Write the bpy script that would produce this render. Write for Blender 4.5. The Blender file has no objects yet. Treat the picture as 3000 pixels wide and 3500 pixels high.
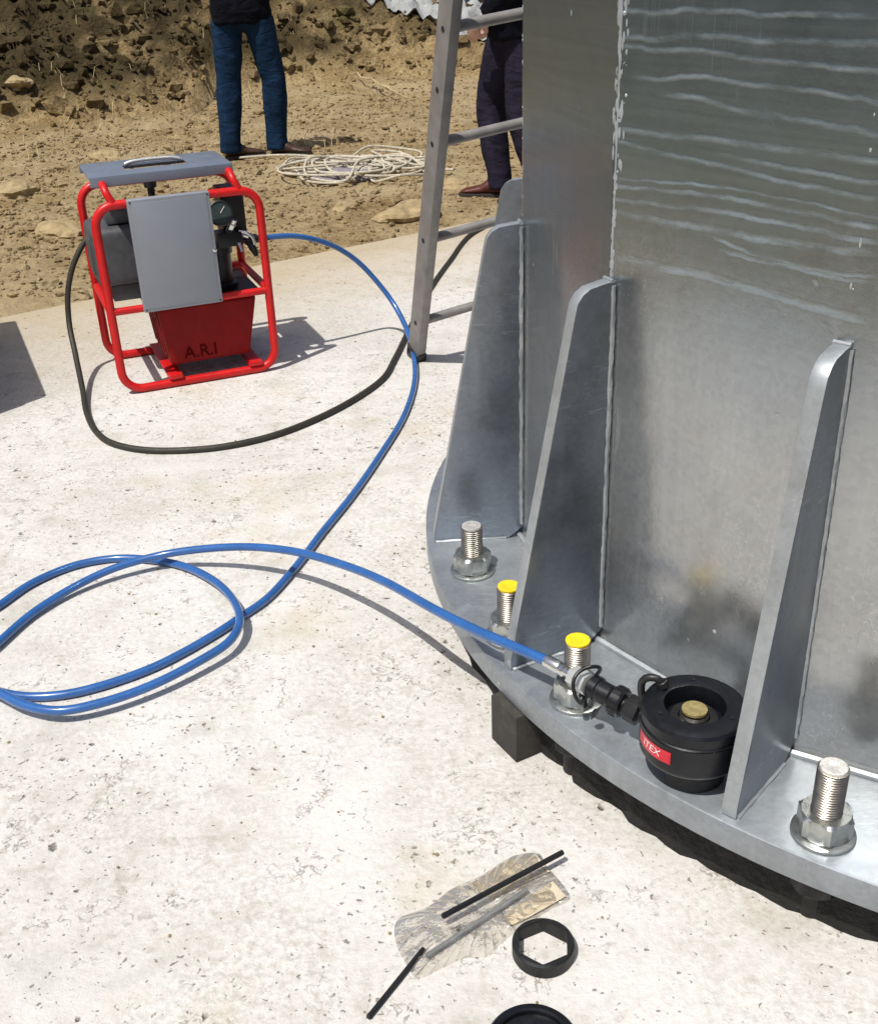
import bpy, bmesh, math, random
import numpy as np
from mathutils import Vector, Matrix, noise as mnoise

random.seed(7)
RNG = np.random.default_rng(11)
scene = bpy.context.scene
COL = scene.collection
R = math.radians

# ------------------------------------------------------------------ camera
cam_d = bpy.data.cameras.new("camera")
cam_d.sensor_fit = 'VERTICAL'
cam_d.sensor_height = 24.0
cam_d.lens = 24.0 * 3801.0 / 3500.0
cam_d.clip_start = 0.05
cam_d.clip_end = 500.0
cam = bpy.data.objects.new("camera", cam_d)
COL.objects.link(cam)
cam.matrix_world = (Matrix.Translation((0, 0, 1.355)) @ Matrix.Rotation(R(90 - 27.74), 4, 'X')
                    @ Matrix.Rotation(R(-2.218), 4, 'Z'))
scene.camera = cam

# ------------------------------------------------------------------ sky, sun, exposure
SUN_DISP = (0.32, 0.39)                       # metres of shadow per metre of height
SUN_EL = math.atan(1 / math.hypot(*SUN_DISP))
SUN_VEC = Vector((-SUN_DISP[0], -SUN_DISP[1], 1.0)).normalized()
world = bpy.data.worlds.new("World")
scene.world = world
world.use_nodes = True
wn = world.node_tree
for n in list(wn.nodes):
    wn.nodes.remove(n)
wo = wn.nodes.new("ShaderNodeOutputWorld")
wb = wn.nodes.new("ShaderNodeBackground")
ws = wn.nodes.new("ShaderNodeTexSky")
ws.sky_type = 'NISHITA'
ws.sun_disc = False
ws.sun_elevation = SUN_EL
ws.sun_rotation = math.atan2(SUN_VEC.x, SUN_VEC.y)
ws.air_density = 1.0
ws.dust_density = 3.5
ws.ozone_density = 1.0
wb.inputs[1].default_value = 0.09
wn.links.new(ws.outputs[0], wb.inputs[0])
wn.links.new(wb.outputs[0], wo.inputs[0])

sd = bpy.data.lights.new("sun", 'SUN')
sd.energy = 4.2
sd.angle = R(0.53)
sd.color = (1.0, 0.965, 0.90)
so = bpy.data.objects.new("sun", sd)
COL.objects.link(so)
so.location = (-3, -4, 12)
so.rotation_euler = SUN_VEC.to_track_quat('Z', 'Y').to_euler()

scene.cycles.max_bounces = 6
scene.cycles.diffuse_bounces = 2
scene.cycles.glossy_bounces = 3
scene.cycles.transparent_max_bounces = 8
scene.view_settings.view_transform = 'Standard'
scene.view_settings.look = 'None'
scene.view_settings.exposure = 0.0
scene.view_settings.gamma = 1.0
scene.view_settings.use_curve_mapping = False


# ------------------------------------------------------------------ material helpers
class NT:
    def __init__(self, name):
        self.m = bpy.data.materials.new(name)
        self.m.use_nodes = True
        self.t = self.m.node_tree
        self.b = self.t.nodes["Principled BSDF"]
        self.out = self.t.nodes["Material Output"]
        self._tc = None

    def n(self, typ, **kw):
        nd = self.t.nodes.new("ShaderNode" + typ)
        for k, v in kw.items():
            setattr(nd, k, v)
        return nd

    def put(self, sock, v):
        if isinstance(v, bpy.types.NodeSocket):
            self.t.links.new(v, sock)
        elif v is not None:
            sock.default_value = v

    def set(self, **kw):
        names = dict(color="Base Color", rough="Roughness", metal="Metallic", normal="Normal",
                     spec="Specular IOR Level", coat="Coat Weight", coatr="Coat Roughness",
                     sheen="Sheen Weight", alpha="Alpha", trans="Transmission Weight", ior="IOR")
        for k, v in kw.items():
            if k == 'color' and isinstance(v, tuple) and len(v) == 3:
                v = (*v, 1)
            self.put(self.b.inputs[names[k]], v)
        return self

    def obj(self):
        if self._tc is None:
            self._tc = self.n("TexCoord")
        return self._tc.outputs["Object"]

    def mapv(self, vec, scale=(1, 1, 1), rot=(0, 0, 0), loc=(0, 0, 0)):
        m = self.n("Mapping")
        self.put(m.inputs["Vector"], vec)
        m.inputs["Scale"].default_value = scale
        m.inputs["Rotation"].default_value = rot
        m.inputs["Location"].default_value = loc
        return m.outputs[0]

    def noise(self, vec, scale, detail=4, rough=.55, dist=0.0):
        nd = self.n("TexNoise")
        self.put(nd.inputs["Vector"], vec)
        nd.inputs["Scale"].default_value = scale
        nd.inputs["Detail"].default_value = detail
        nd.inputs["Roughness"].default_value = rough
        nd.inputs["Distortion"].default_value = dist
        return nd.outputs[0]

    def voro(self, vec, scale, feature='F1', rnd=1.0, out="Distance"):
        nd = self.n("TexVoronoi", feature=feature)
        self.put(nd.inputs["Vector"], vec)
        nd.inputs["Scale"].default_value = scale
        nd.inputs["Randomness"].default_value = rnd
        return nd.outputs[out]

    def ramp(self, fac, stops):
        nd = self.n("ValToRGB")
        self.put(nd.inputs[0], fac)
        el = nd.color_ramp.elements
        while len(el) < len(stops):
            el.new(0.5)
        for e, (p, c) in zip(el, stops):
            e.position = p
            e.color = (c, c, c, 1) if isinstance(c, (int, float)) else (*c, 1)
        return nd.outputs[0]

    def mix(self, fac, a, b, mode='MIX'):
        nd = self.n("Mix", data_type='RGBA', blend_type=mode)
        self.put(nd.inputs[0], fac)
        for s, v in ((nd.inputs[6], a), (nd.inputs[7], b)):
            if isinstance(v, tuple) and len(v) == 3:
                v = (*v, 1)
            self.put(s, v)
        return nd.outputs[2]

    def math(self, op, a, b=None, clamp=False):
        nd = self.n("Math", operation=op, use_clamp=clamp)
        self.put(nd.inputs[0], a)
        if b is not None:
            self.put(nd.inputs[1], b)
        return nd.outputs[0]

    def rng(self, v, a, b, c=0.0, d=1.0):
        nd = self.n("MapRange")
        self.put(nd.inputs[0], v)
        for i, q in enumerate((a, b, c, d)):
            nd.inputs[i + 1].default_value = q
        return nd.outputs[0]

    def bump(self, h, dist=0.01, strength=1.0, normal=None):
        nd = self.n("Bump")
        self.put(nd.inputs["Height"], h)
        nd.inputs["Distance"].default_value = dist
        nd.inputs["Strength"].default_value = strength
        if normal is not None:
            self.put(nd.inputs["Normal"], normal)
        return nd.outputs[0]

    def sep(self, vec):
        nd = self.n("SeparateXYZ")
        self.put(nd.inputs[0], vec)
        return nd.outputs

    def comb(self, x, y, z):
        nd = self.n("CombineXYZ")
        for s, v in zip(nd.inputs, (x, y, z)):
            self.put(s, v)
        return nd.outputs[0]

    def dot(self, vec, d):
        nd = self.n("VectorMath", operation='DOT_PRODUCT')
        self.put(nd.inputs[0], vec)
        nd.inputs[1].default_value = d
        return nd.outputs["Value"]


def simple(name, color, rough=.5, metal=0.0, var=.15, vscale=40, bump=0.0, bscale=200, bdist=.001, **kw):
    """paint, rubber or metal with slight unevenness of tone and gloss"""
    t = NT(name)
    n1 = t.noise(t.obj(), vscale, 5, .6)
    c = t.mix(t.rng(n1, .3, .7), tuple(v * (1 - var) for v in color), tuple(min(1, v * (1 + var)) for v in color))
    t.set(color=c, metal=metal)
    t.set(rough=t.rng(t.noise(t.obj(), vscale * 2.3, 3), .3, .7, max(.02, rough - .07), min(1, rough + .1)))
    if bump:
        t.set(normal=t.bump(t.noise(t.obj(), bscale, 4), bdist, bump))
    t.set(**kw)
    return t.m


# slab centre (= tower axis) and the octagonal slab edge
TC = Vector((1.273, 2.224))
APO = 3.53
EDGE_ANG = [124 + 45 * k for k in range(8)]
EDGE_N = [(math.cos(R(a)), math.sin(R(a))) for a in EDGE_ANG]


def slab_dist(x, y):
    return max(nx * (x - TC.x) + ny * (y - TC.y) for nx, ny in EDGE_N) - APO


# runs of zinc on the front facet: height = k0 + k1 s + k2 s^2 across the facet, from s0 to s1
STREAKS = [(1.2115, .0229, -.0599, -.25, .204), (1.1897, -.0235, -.0306, -.25, .209), (1.1584, .0018, -.1952, -.16, .215), (1.1249, -.0661, .1060, -.11, .195),
           (1.0794, .0147, .0371, -.25, .226), (1.0446, -.0491, .1204, -.25, .207), (1.0170, .0328, -.1436, -.25, .207), (.9837, .0356, -.1172, -.25, .212),
           (.9572, .0383, .1176, -.25, .214), (.9430, -.1265, .5, .0, .221), (.8883, .0001, -.1127, -.18, .25),
           (1.243, .01, -.05, -.25, .2), (1.292, -.02, -.1, -.25, .2), (1.345, .02, .05, -.25, .2), (1.41, 0, -.1, -.25, .2), (1.55, 0, .05, -.25, .2), (1.004, .03, -.13, -.25, .1), (.930, .02, -.05, .02, .2), (1.060, -.02, .05, .0, .2)]


# ------------------------------------------------------------------ materials
def mat_concrete():
    t = NT("pale_concrete")
    v = t.obj()
    big = t.noise(v, 1.3, 3, .55)
    mid = t.noise(v, 7, 4, .65)
    fine = t.noise(v, 75, 4, .72)
    base = t.mix(t.rng(big, .35, .65), (.565, .555, .522), (.660, .646, .625))
    base = t.mix(t.math('MULTIPLY', t.rng(mid, .44, .66), .6), base, (.69, .655, .63))
    base = t.mix(t.math('MULTIPLY', t.rng(mid, .46, .32), .62), base, (.47, .46, .405))
    base = t.mix(t.math('MULTIPLY', t.math('MULTIPLY', t.rng(fine, .42, .68), t.rng(t.noise(v, 3.3, 4, .65), .32, .62)), .80), base, (.40, .365, .315))
    blot = t.noise(v, 24, 4, .68)
    pat = t.rng(t.noise(t.mapv(v, loc=(5, 2, 0)), 2.2, 4, .65), .42, .62)
    base = t.mix(t.math('MULTIPLY', t.math('MULTIPLY', t.rng(blot, .52, .66), pat), .62), base, (.37, .34, .285))
    # warp shared by pores and cracks
    nv = t.n("TexNoise")
    t.put(nv.inputs["Vector"], v)
    nv.inputs["Scale"].default_value = 55
    nv.inputs["Detail"].default_value = 2
    sc = t.n("VectorMath", operation='SCALE')
    t.put(sc.inputs[0], nv.outputs[1])
    sc.inputs["Scale"].default_value = .030
    warp = t.n("VectorMath", operation='ADD')
    t.put(warp.inputs[0], v)
    t.put(warp.inputs[1], sc.outputs[0])
    wv = warp.outputs[0]
    # pores: picked cell by cell, denser in patches
    dens = t.rng(t.noise(v, 1.9, 5, .68), .40, .66, 1.14, .58)
    def pores(scale, size, bias):
        vn = t.n("TexVoronoi")
        t.put(vn.inputs["Vector"], wv)
        vn.inputs["Scale"].default_value = scale
        sel = t.math('GREATER_THAN', t.sep(vn.outputs["Color"])[0], t.math('ADD', dens, bias))
        rad = t.math('MULTIPLY', t.sep(vn.outputs["Color"])[1], size)
        hole = t.math('MULTIPLY', t.math('SUBTRACT', rad, vn.outputs["Distance"]), 5.0, True)
        return t.math('MULTIPLY', hole, sel)
    pa = pores(115, .50, -.22)
    pb = pores(44, .40, .04)
    rag = t.math('ABSOLUTE', t.math('SUBTRACT', t.noise(wv, 6.5, 4, .7), .5))
    crs = t.math('MULTIPLY', t.rng(rag, .013, .002), t.rng(mid, .50, .60))
    dark = t.math('MAXIMUM', t.math('MAXIMUM', pa, pb), t.math('MULTIPLY', crs, .75), True)
    base = t.mix(t.math('MULTIPLY', dark, .80), base, (.13, .11, .08))
    # yellowish stains
    st = t.rng(t.noise(t.mapv(v, loc=(3.3, 1.7, 0)), 2.1, 4, .65), .56, .74)
    base = t.mix(t.math('MULTIPLY', st, .5), base, (.46, .375, .22))
    # earth trodden on to the slab along its far edge
    d = t.math('ADD', t.dot(v, (EDGE_N[0][0], EDGE_N[0][1], 0)), -APO)
    dn = t.math('ADD', d, t.math('MULTIPLY', t.noise(v, 2.6, 5, .65), .9))
    dn = t.rng(dn, -.65, .38)
    base = t.mix(t.math('MULTIPLY', dn, .75), base, (.40, .31, .175))
    t.set(color=base, rough=.92, spec=.25)
    h = t.math('SUBTRACT', t.math('ADD', t.math('MULTIPLY', fine, .45), t.math('MULTIPLY', mid, .8)), pb)
    t.set(normal=t.bump(h, .008, .8))
    return t.m


def mat_earth(name="dry_earth", stone=False):
    t = NT(name)
    v = t.obj()
    n1 = t.noise(v, .9, 6, .6)
    n2 = t.noise(v, 7, 6, .65)
    n3 = t.noise(v, 45, 5, .7)
    c = t.mix(t.rng(n1, .35, .65), (.215, .148, .070), (.310, .225, .115))
    c = t.mix(t.rng(n2, .40, .68), c, (.42, .32, .17))
    c = t.mix(t.math('MULTIPLY', t.rng(n3, .44, .66), .8), c, (.115, .072, .026))
    z = t.sep(v)[2]
    c = t.mix(t.math('MULTIPLY', t.math('MULTIPLY', t.rng(z, .09, .01), t.rng(t.noise(v, 1.4, 5, .6), .36, .60)), .65), c, (.42, .335, .205))
    damp = t.math('MULTIPLY', t.rng(t.noise(t.mapv(v, loc=(1.5, 5.2, 0)), .62, 5, .62), .44, .56), t.rng(z, .10, .35))
    c = t.mix(t.math('MULTIPLY', damp, .92), c, (.040, .030, .013))
    grn = t.math('MULTIPLY', t.rng(t.noise(v, 2.2, 5, .7), .58, .7), t.rng(z, .05, .3))
    c = t.mix(t.math('MULTIPLY', grn, .5), c, (.10, .105, .04))
    t.set(color=c, rough=.95, spec=.15)
    h = t.math('ADD', t.math('MULTIPLY', n2, 1.0), t.math('MULTIPLY', n3, .5))
    h = t.math('ADD', h, t.math('MULTIPLY', t.voro(v, 26), .35))
    t.set(normal=t.bump(h, .035, .9))
    return t.m


def mat_galv(name="galvanised_steel", streaks=False, base=(.26, .29, .335), rough=.33, metal=.85):
    t = NT(name)
    v = t.obj()
    n1 = t.noise(v, 2.3, 5, .6)
    n2 = t.noise(v, 14, 5, .65)
    sp = t.voro(v, 120, out="Color")
    spv = t.sep(sp)[0]
    dk = tuple(b * .80 for b in base)
    c = t.mix(t.rng(n1, .36, .64), dk, base)
    c = t.mix(t.math('MULTIPLY', t.rng(n2, .42, .72), .4), c, tuple(b * 1.2 for b in base))
    c = t.mix(.12, c, t.mix(spv, tuple(b * .5 for b in base), tuple(b * 1.5 for b in base)))
    # warm oxide tint in patches
    c = t.mix(t.math('MULTIPLY', t.rng(t.noise(v, 3.4, 4), .50, .72), .16), c, (.22, .19, .165))
    # fine vertical runs
    run = t.noise(t.mapv(v, scale=(26, 26, 1.4)), 1.0, 4, .6)
    c = t.mix(t.math('MULTIPLY', t.rng(run, .52, .75), .25), c, tuple(b * 1.45 for b in base))
    # handling scuffs
    scf = t.noise(t.mapv(v, rot=(.3, .5, .9), scale=(9, 120, 60)), 1.0, 2, .5)
    scf = t.math('MULTIPLY', t.rng(t.math('ABSOLUTE', t.math('SUBTRACT', scf, .5)), .014, .003), t.rng(t.noise(v, 5.3, 3, .6), .50, .62))
    c = t.mix(t.math('MULTIPLY', scf, .5), c, tuple(min(1, b * 1.7) for b in base))
    # white drops and spots of zinc
    dv = t.voro(v, 13)
    drop = t.math('MULTIPLY', t.rng(dv, .080, .045), t.rng(t.noise(v, 6.1, 2), .55, .57))
    c = t.mix(drop, c, (.70, .73, .75))
    r = t.rng(n2, .3, .75, rough - .05, rough + .10)
    m = t.rng(drop, 0, 1, metal, .2)
    hgt = t.math('ADD', t.math('MULTIPLY', n2, .5), t.math('MULTIPLY', drop, 1.2))
    if streaks:
        # chalky runs left on one facet when the section was lifted from the zinc bath
        a = R(217.13)
        s = t.dot(v, (-math.sin(a), math.cos(a), 0))
        z = t.sep(v)[2]
        zz = t.math('ADD', z, t.math('MULTIPLY', t.math('SUBTRACT', t.noise(t.comb(t.math('MULTIPLY', s, 9), t.math('MULTIPLY', z, 2.5), 4.0), 1.0, 4, .6), .5), .022))
        brk = t.rng(t.noise(t.comb(t.math('MULTIPLY', s, 11), t.math('MULTIPLY', z, 40), 2.0), 1.0, 4, .65), .36, .66, .10, 1)
        st = None
        for (k0, k1, k2, s0, s1), wd in zip(STREAKS, (.0035, .003, .003, .0035, .004, .003, .002, .003, .0045, .0025, .005) + (.003,) * 8):
            zk = t.math('ADD', t.math('MULTIPLY', t.math('ADD', t.math('MULTIPLY', s, k2), k1), s), k0)
            d = t.math('ABSOLUTE', t.math('SUBTRACT', zz, zk))
            ln = t.math('MULTIPLY', t.rng(d, wd * 1.5, wd * .3), t.rng(s, s0 - .03, s0 + .01))
            st = ln if st is None else t.math('MAXIMUM', st, ln)
        on = t.math('MULTIPLY', t.rng(s, -.222, -.206), t.rng(s, .240, .222))
        st = t.math('MULTIPLY', t.math('MULTIPLY', st, brk), on, True)
        hgt = t.math('ADD', hgt, t.math('MULTIPLY', st, .3))
        # faint level brushing between the runs and a few slanted scratches
        br = t.noise(t.comb(t.math('MULTIPLY', s, 3), t.math('MULTIPLY', z, 110), 1.0), 1.0, 3, .6)
        scr = t.noise(t.mapv(t.comb(s, z, 0.0), rot=(0, 0, R(-17)), scale=(46, .8, 1)), 1.0, 1)
        scr = t.math('MULTIPLY', t.rng(t.math('ABSOLUTE', t.math('SUBTRACT', scr, .5)), .010, .002), t.rng(t.noise(v, 4.2, 3), .54, .64))
        st = t.math('MAXIMUM', st, t.math('MULTIPLY', scr, .35))
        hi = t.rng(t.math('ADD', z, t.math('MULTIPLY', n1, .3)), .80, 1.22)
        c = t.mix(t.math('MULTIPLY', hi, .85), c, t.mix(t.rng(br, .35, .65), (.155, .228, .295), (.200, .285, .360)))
        c = t.mix(t.math('MULTIPLY', st, .7), c, (.29, .345, .375))
        m = t.math('MULTIPLY', m, t.rng(st, 0, 1, 1, .45))
    t.set(color=c, rough=r, metal=m)
    t.set(normal=t.bump(hgt, .0016, .7))
    return t.m


def mat_film():
    t = NT("clear_plastic_film")
    v = t.obj()
    tr = t.n("BsdfTransparent")
    tr.inputs[0].default_value = (.97, .965, .95, 1)
    gl = t.n("BsdfGlossy")
    gl.inputs["Roughness"].default_value = .13
    df = t.n("BsdfTranslucent")
    df.inputs[0].default_value = (.85, .78, .66, 1)
    fr = t.n("Fresnel")
    fr.inputs[0].default_value = 1.5
    t.put(fr.inputs["Normal"], t.bump(t.noise(v, 60, 3), .004, 1))
    m1 = t.n("MixShader")
    t.put(m1.inputs[0], t.math('MULTIPLY', t.rng(t.noise(v, 16, 4), .3, .7, .10, .34), 1.0))
    t.put(m1.inputs[1], tr.outputs[0])
    t.put(m1.inputs[2], df.outputs[0])
    m2 = t.n("MixShader")
    t.put(m2.inputs[0], t.math('MULTIPLY', fr.outputs[0], .55))
    t.put(m2.inputs[1], m1.outputs[0])
    t.put(m2.inputs[2], gl.outputs[0])
    t.put(t.out.inputs[0], m2.outputs[0])
    return t.m


def mat_denim(name, c1, c2):
    t = NT(name)
    v = t.obj()
    w = t.noise(t.mapv(v, scale=(1, 1, .35)), 9, 5, .65)
    f = t.noise(v, 130, 3, .7)
    c = t.mix(t.rng(w, .38, .68), c1, c2)
    c = t.mix(t.math('MULTIPLY', t.rng(f, .4, .7), .35), c, tuple(min(1, q * 1.7) for q in c2))
    t.set(color=c, rough=.95, spec=.1)
    h = t.noise(t.mapv(v, scale=(1, 1, 1.9)), 11, 4, .5, .7)
    t.set(normal=t.bump(h, .018, .7))
    return t.m


M = {}
M['concrete'] = mat_concrete()
M['earth'] = mat_earth()
M['galv'] = mat_galv()
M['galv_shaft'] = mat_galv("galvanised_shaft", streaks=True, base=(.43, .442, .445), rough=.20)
M['galv_flange'] = mat_galv("galvanised_flange", base=(.35, .38, .41), rough=.47, metal=.66)
M['galv_edge'] = mat_galv("galvanised_lit_edge_weld", base=(.40, .43, .45), rough=.45, metal=.55)  # paler zinc for welds; on rib edges the paleness is reflected sky
M['zinc_bead'] = mat_galv("zinc_runs", base=(.48, .52, .55), rough=.4, metal=.5)
M['stone'] = simple("pale_stone", (.35, .27, .15), .95, 0, .25, 20, .8, 45, .01, spec=.2)
M['stud'] = simple("threaded_steel", (.36, .33, .29), .34, .95, .2, 60)
M['stud_end'] = simple("cut_steel_end", (.72, .70, .66), .30, .55, .2, 90, .5, 160, .001)
M['nut'] = simple("zinc_nut", (.50, .52, .50), .30, .92, .18, 45)
M['nut_bright'] = simple("dull_zinc_fitting", (.62, .64, .63), .35, .5, .1, 50)
M['yellow'] = simple("yellow_cap_plastic", (.80, .58, .015), .45, 0, .1, 120)
M['brass'] = simple("brassy_stud_end", (.62, .50, .22), .38, .75, .25, 120, .5, 160, .001)
M['red'] = simple("red_powder_coat", (.56, .010, .010), .38, 0, .12, 25, .2, 300, .0004, coat=.1, coatr=.2, spec=.35)
M['red_tank'] = simple("red_tank_paint", (.22, .005, .005), .55, 0, .15, 12, .15, 120, .0006, spec=.2)
M['darkred'] = simple("dark_red_lettering", (.085, .003, .003), .9, 0, .2, 60, spec=.05)
M['panel'] = simple("grey_panel_paint", (.255, .275, .315), .45, .1, .05, 9)
M['lid'] = simple("blue_grey_lid_paint", (.19, .22, .28), .36, .25, .08, 14)
M['motor'] = simple("dark_grey_cast_motor", (.085, .09, .098), .5, .2, .2, 30, .3, 180, .001)
M['black'] = simple("black_plastic", (.012, .012, .013), .42, 0, .3, 40)
M['blacksteel'] = simple("black_oxide_steel", (.007, .008, .011), .36, .2, .3, 50, .2, 240, .0005)
M['blackmatt'] = simple("matt_black_steel", (.013, .013, .014), .5, .2, .3, 50, .3, 200, .0008)
M['rubber'] = simple("black_cable_rubber", (.028, .025, .018), .6, 0, .25, 30, .25, 160, .001)
M['hose'] = simple("blue_hose_jacket", (.026, .110, .335), .28, 0, .15, 18, coat=.5, coatr=.12)
M['chrome'] = simple("bright_fitting_steel", (.70, .71, .70), .22, .95, .1, 60)
M['alu'] = simple("weathered_aluminium", (.29, .275, .265), .50, .35, .18, 16, .3, 130, .0007)
M['hole'] = simple("dark_hole", (.012, .012, .013), .7, 0, .2, 60)
M['label'] = simple("red_label_plate", (.60, .015, .035), .3, 0, .1, 90, coat=.3)
M['white'] = simple("white_print", (.80, .74, .74), .5, 0, .05, 60)
M['gauge'] = simple("dark_gauge_glass", (.035, .05, .045), .12, 0, .2, 60)
M['rope'] = simple("off_white_rope", (.52, .47, .37), .9, 0, .3, 60, .7, 260, .004)
M['cloth'] = simple("mauve_grey_cloth", (.23, .20, .22), .95, 0, .3, 14, .7, 60, .01)
M['jeans'] = mat_denim("blue_denim", (.005, .015, .036), (.011, .032, .074))
M['purple'] = mat_denim("dark_work_trousers", (.012, .011, .020), (.026, .022, .040))
M['jacket'] = mat_denim("navy_jacket_cloth", (.003, .0035, .0065), (.006, .0065, .011))
M['leather'] = simple("brown_leather", (.050, .022, .012), .5, 0, .3, 40, .4, 130, .002)
M['redleather'] = simple("red_brown_leather", (.085, .018, .010), .5, 0, .3, 40, .4, 130, .002)
M['sole'] = simple("dark_rubber_sole", (.030, .024, .020), .8, 0, .2, 40)
M['skin'] = simple("skin", (.50, .31, .24), .5, 0, .08, 30)
M['hair'] = simple("dark_hair", (.018, .012, .009), .6, 0, .3, 150, .8, 260, .004)
M['film'] = mat_film()
M['paperfilm'] = simple("beige_oiled_paper", (.58, .50, .37), .6, 0, .2, 30, .4, 60, .003)
M['greyrod'] = simple("grey_wrapped_rod", (.20, .205, .20), .5, .2, .2, 50)
M['wedge'] = simple("dark_hardwood", (.040, .037, .032), .8, 0, .3, 30, .5, 90, .002)
M['gap_shade'] = simple("black_gap_shade", (.012, .011, .010), .85, 0, .4, 30, .9, 40, .02)  # black that paints the shade in the flange gap
M['sheet'] = simple("grey_white_sheet", (.30, .31, .31), .6, 0, .2, 5, .6, 20, .03)
M['straw'] = simple("dry_straw", (.40, .32, .17), .9, 0, .3, 3)
M['case'] = simple("grey_case_plastic", (.12, .125, .13), .5, 0, .15, 14)


# ------------------------------------------------------------------ mesh helpers
class MB:
    def __init__(self):
        self.v, self.f = [], []

    def add(self, verts, faces):
        o = len(self.v)
        self.v.extend([tuple(p) for p in verts])
        self.f.extend([tuple(i + o for i in f) for f in faces])
        return self

    def box(self, x0, x1, y0, y1, z0, z1, mat=None):
        vs = [Vector((x, y, z)) for z in (z0, z1) for y in (y0, y1) for x in (x0, x1)]
        if mat is not None:
            vs = [mat @ p for p in vs]
        return self.add(vs, [(0, 2, 3, 1), (4, 5, 7, 6), (0, 1, 5, 4), (2, 6, 7, 3), (0, 4, 6, 2), (1, 3, 7, 5)])

    def prism(self, poly, z0, z1, mat=None):
        n = len(poly)
        vs = [Vector((x, y, z0)) for x, y in poly] + [Vector((x, y, z1)) for x, y in poly]
        if mat is not None:
            vs = [mat @ p for p in vs]
        fs = [tuple(reversed(range(n))), tuple(range(n, 2 * n))]
        fs += [(i, (i + 1) % n, n + (i + 1) % n, n + i) for i in range(n)]
        return self.add(vs, fs)

    def lathe(self, prof, seg=32, mat=None, close=False):
        """prof: (r, z) list; r = 0 makes a pole"""
        vs, rings = [], []
        for r, z in prof:
            if r < 1e-7:
                rings.append([len(vs)])
                vs.append(Vector((0, 0, z)))
            else:
                rings.append(list(range(len(vs), len(vs) + seg)))
                vs += [Vector((r * math.cos(2 * math.pi * k / seg), r * math.sin(2 * math.pi * k / seg), z)) for k in range(seg)]
        fs = []
        pairs = list(zip(rings, rings[1:]))
        if close:
            pairs.append((rings[-1], rings[0]))
        for a, b in pairs:
            for k in range(seg):
                k2 = (k + 1) % seg
                if len(a) == 1 and len(b) == 1:
                    continue
                if len(a) == 1:
                    fs.append((a[0], b[k2], b[k]))
                elif len(b) == 1:
                    fs.append((a[k], a[k2], b[0]))
                else:
                    fs.append((a[k], a[k2], b[k2], b[k]))
        if mat is not None:
            vs = [mat @ p for p in vs]
        return self.add(vs, fs)

    def tube(self, pts, rad, seg=12, closed=False, caps=True, jitter=0.0, flat=1.0):
        pts = [Vector(p) for p in pts]
        n = len(pts)
        rads = rad if isinstance(rad, (list, tuple)) else [rad] * n
        T = []
        for i in range(n):
            a = pts[(i - 1) % n] if (closed or i > 0) else pts[i]
            b = pts[(i + 1) % n] if (closed or i < n - 1) else pts[i]
            T.append((b - a).normalized() if (b - a).length > 1e-9 else Vector((0, 0, 1)))
        up = Vector((0, 0, 1)) if abs(T[0].z) < .9 else Vector((1, 0, 0))
        nrm = (up - T[0] * up.dot(T[0])).normalized()
        vs = []
        for i in range(n):
            nrm = (nrm - T[i] * nrm.dot(T[i]))
            nrm = nrm.normalized() if nrm.length > 1e-6 else Vector((1, 0, 0))
            bi = T[i].cross(nrm)
            for k in range(seg):
                a = 2 * math.pi * k / seg
                q = rads[i] * (1 + (random.uniform(-jitter, jitter) if jitter else 0))
                vs.append(pts[i] + nrm * math.cos(a) * q * flat + bi * math.sin(a) * q)
        fs = []
        for i in range(n if closed else n - 1):
            j = (i + 1) % n
            for k in range(seg):
                k2 = (k + 1) % seg
                fs.append((i * seg + k, i * seg + k2, j * seg + k2, j * seg + k))
        if caps and not closed:
            fs.append(tuple(reversed(range(seg))))
            fs.append(tuple(range((n - 1) * seg, n * seg)))
        return self.add(vs, fs)

    def build(self, name, mat, parent=None, smooth=True, bevel=0.0, bseg=2, angle=40, sharp=True):
        me = bpy.data.meshes.new(name)
        me.from_pydata(self.v, [], self.f)
        me.update()
        me.materials.append(M[mat] if isinstance(mat, str) else mat)
        if smooth:
            me.polygons.foreach_set("use_smooth", [True] * len(me.polygons))
            if sharp:
                me.set_sharp_from_angle(angle=R(angle))
        ob = bpy.data.objects.new(name, me)
        COL.objects.link(ob)
        if parent is not None:
            ob.parent = parent
        if bevel:
            bm = bmesh.new()
            bm.from_mesh(me)
            bmesh.ops.remove_doubles(bm, verts=bm.verts, dist=1e-6)
            es = [e for e in bm.edges if len(e.link_faces) == 2 and e.calc_face_angle(0) > R(35)]
            bmesh.ops.bevel(bm, geom=es, offset=bevel, segments=bseg, affect='EDGES', profile=.6, clamp_overlap=True)
            bm.to_mesh(me)
            bm.free()
            if smooth:
                me.polygons.foreach_set("use_smooth", [True] * len(me.polygons))
                me.set_sharp_from_angle(angle=R(30))
        return ob


def empty(name, loc=(0, 0, 0), rz=0.0):
    o = bpy.data.objects.new(name, None)
    o.empty_display_size = .1
    COL.objects.link(o)
    o.location = loc
    o.rotation_euler = (0, 0, rz)
    return o


def tag(o, label=None, cat=None, group=None, kind=None):
    for k, v in (('label', label), ('category', cat), ('group', group), ('kind', kind)):
        if v is not None:
            o[k] = v
    return o


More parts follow.
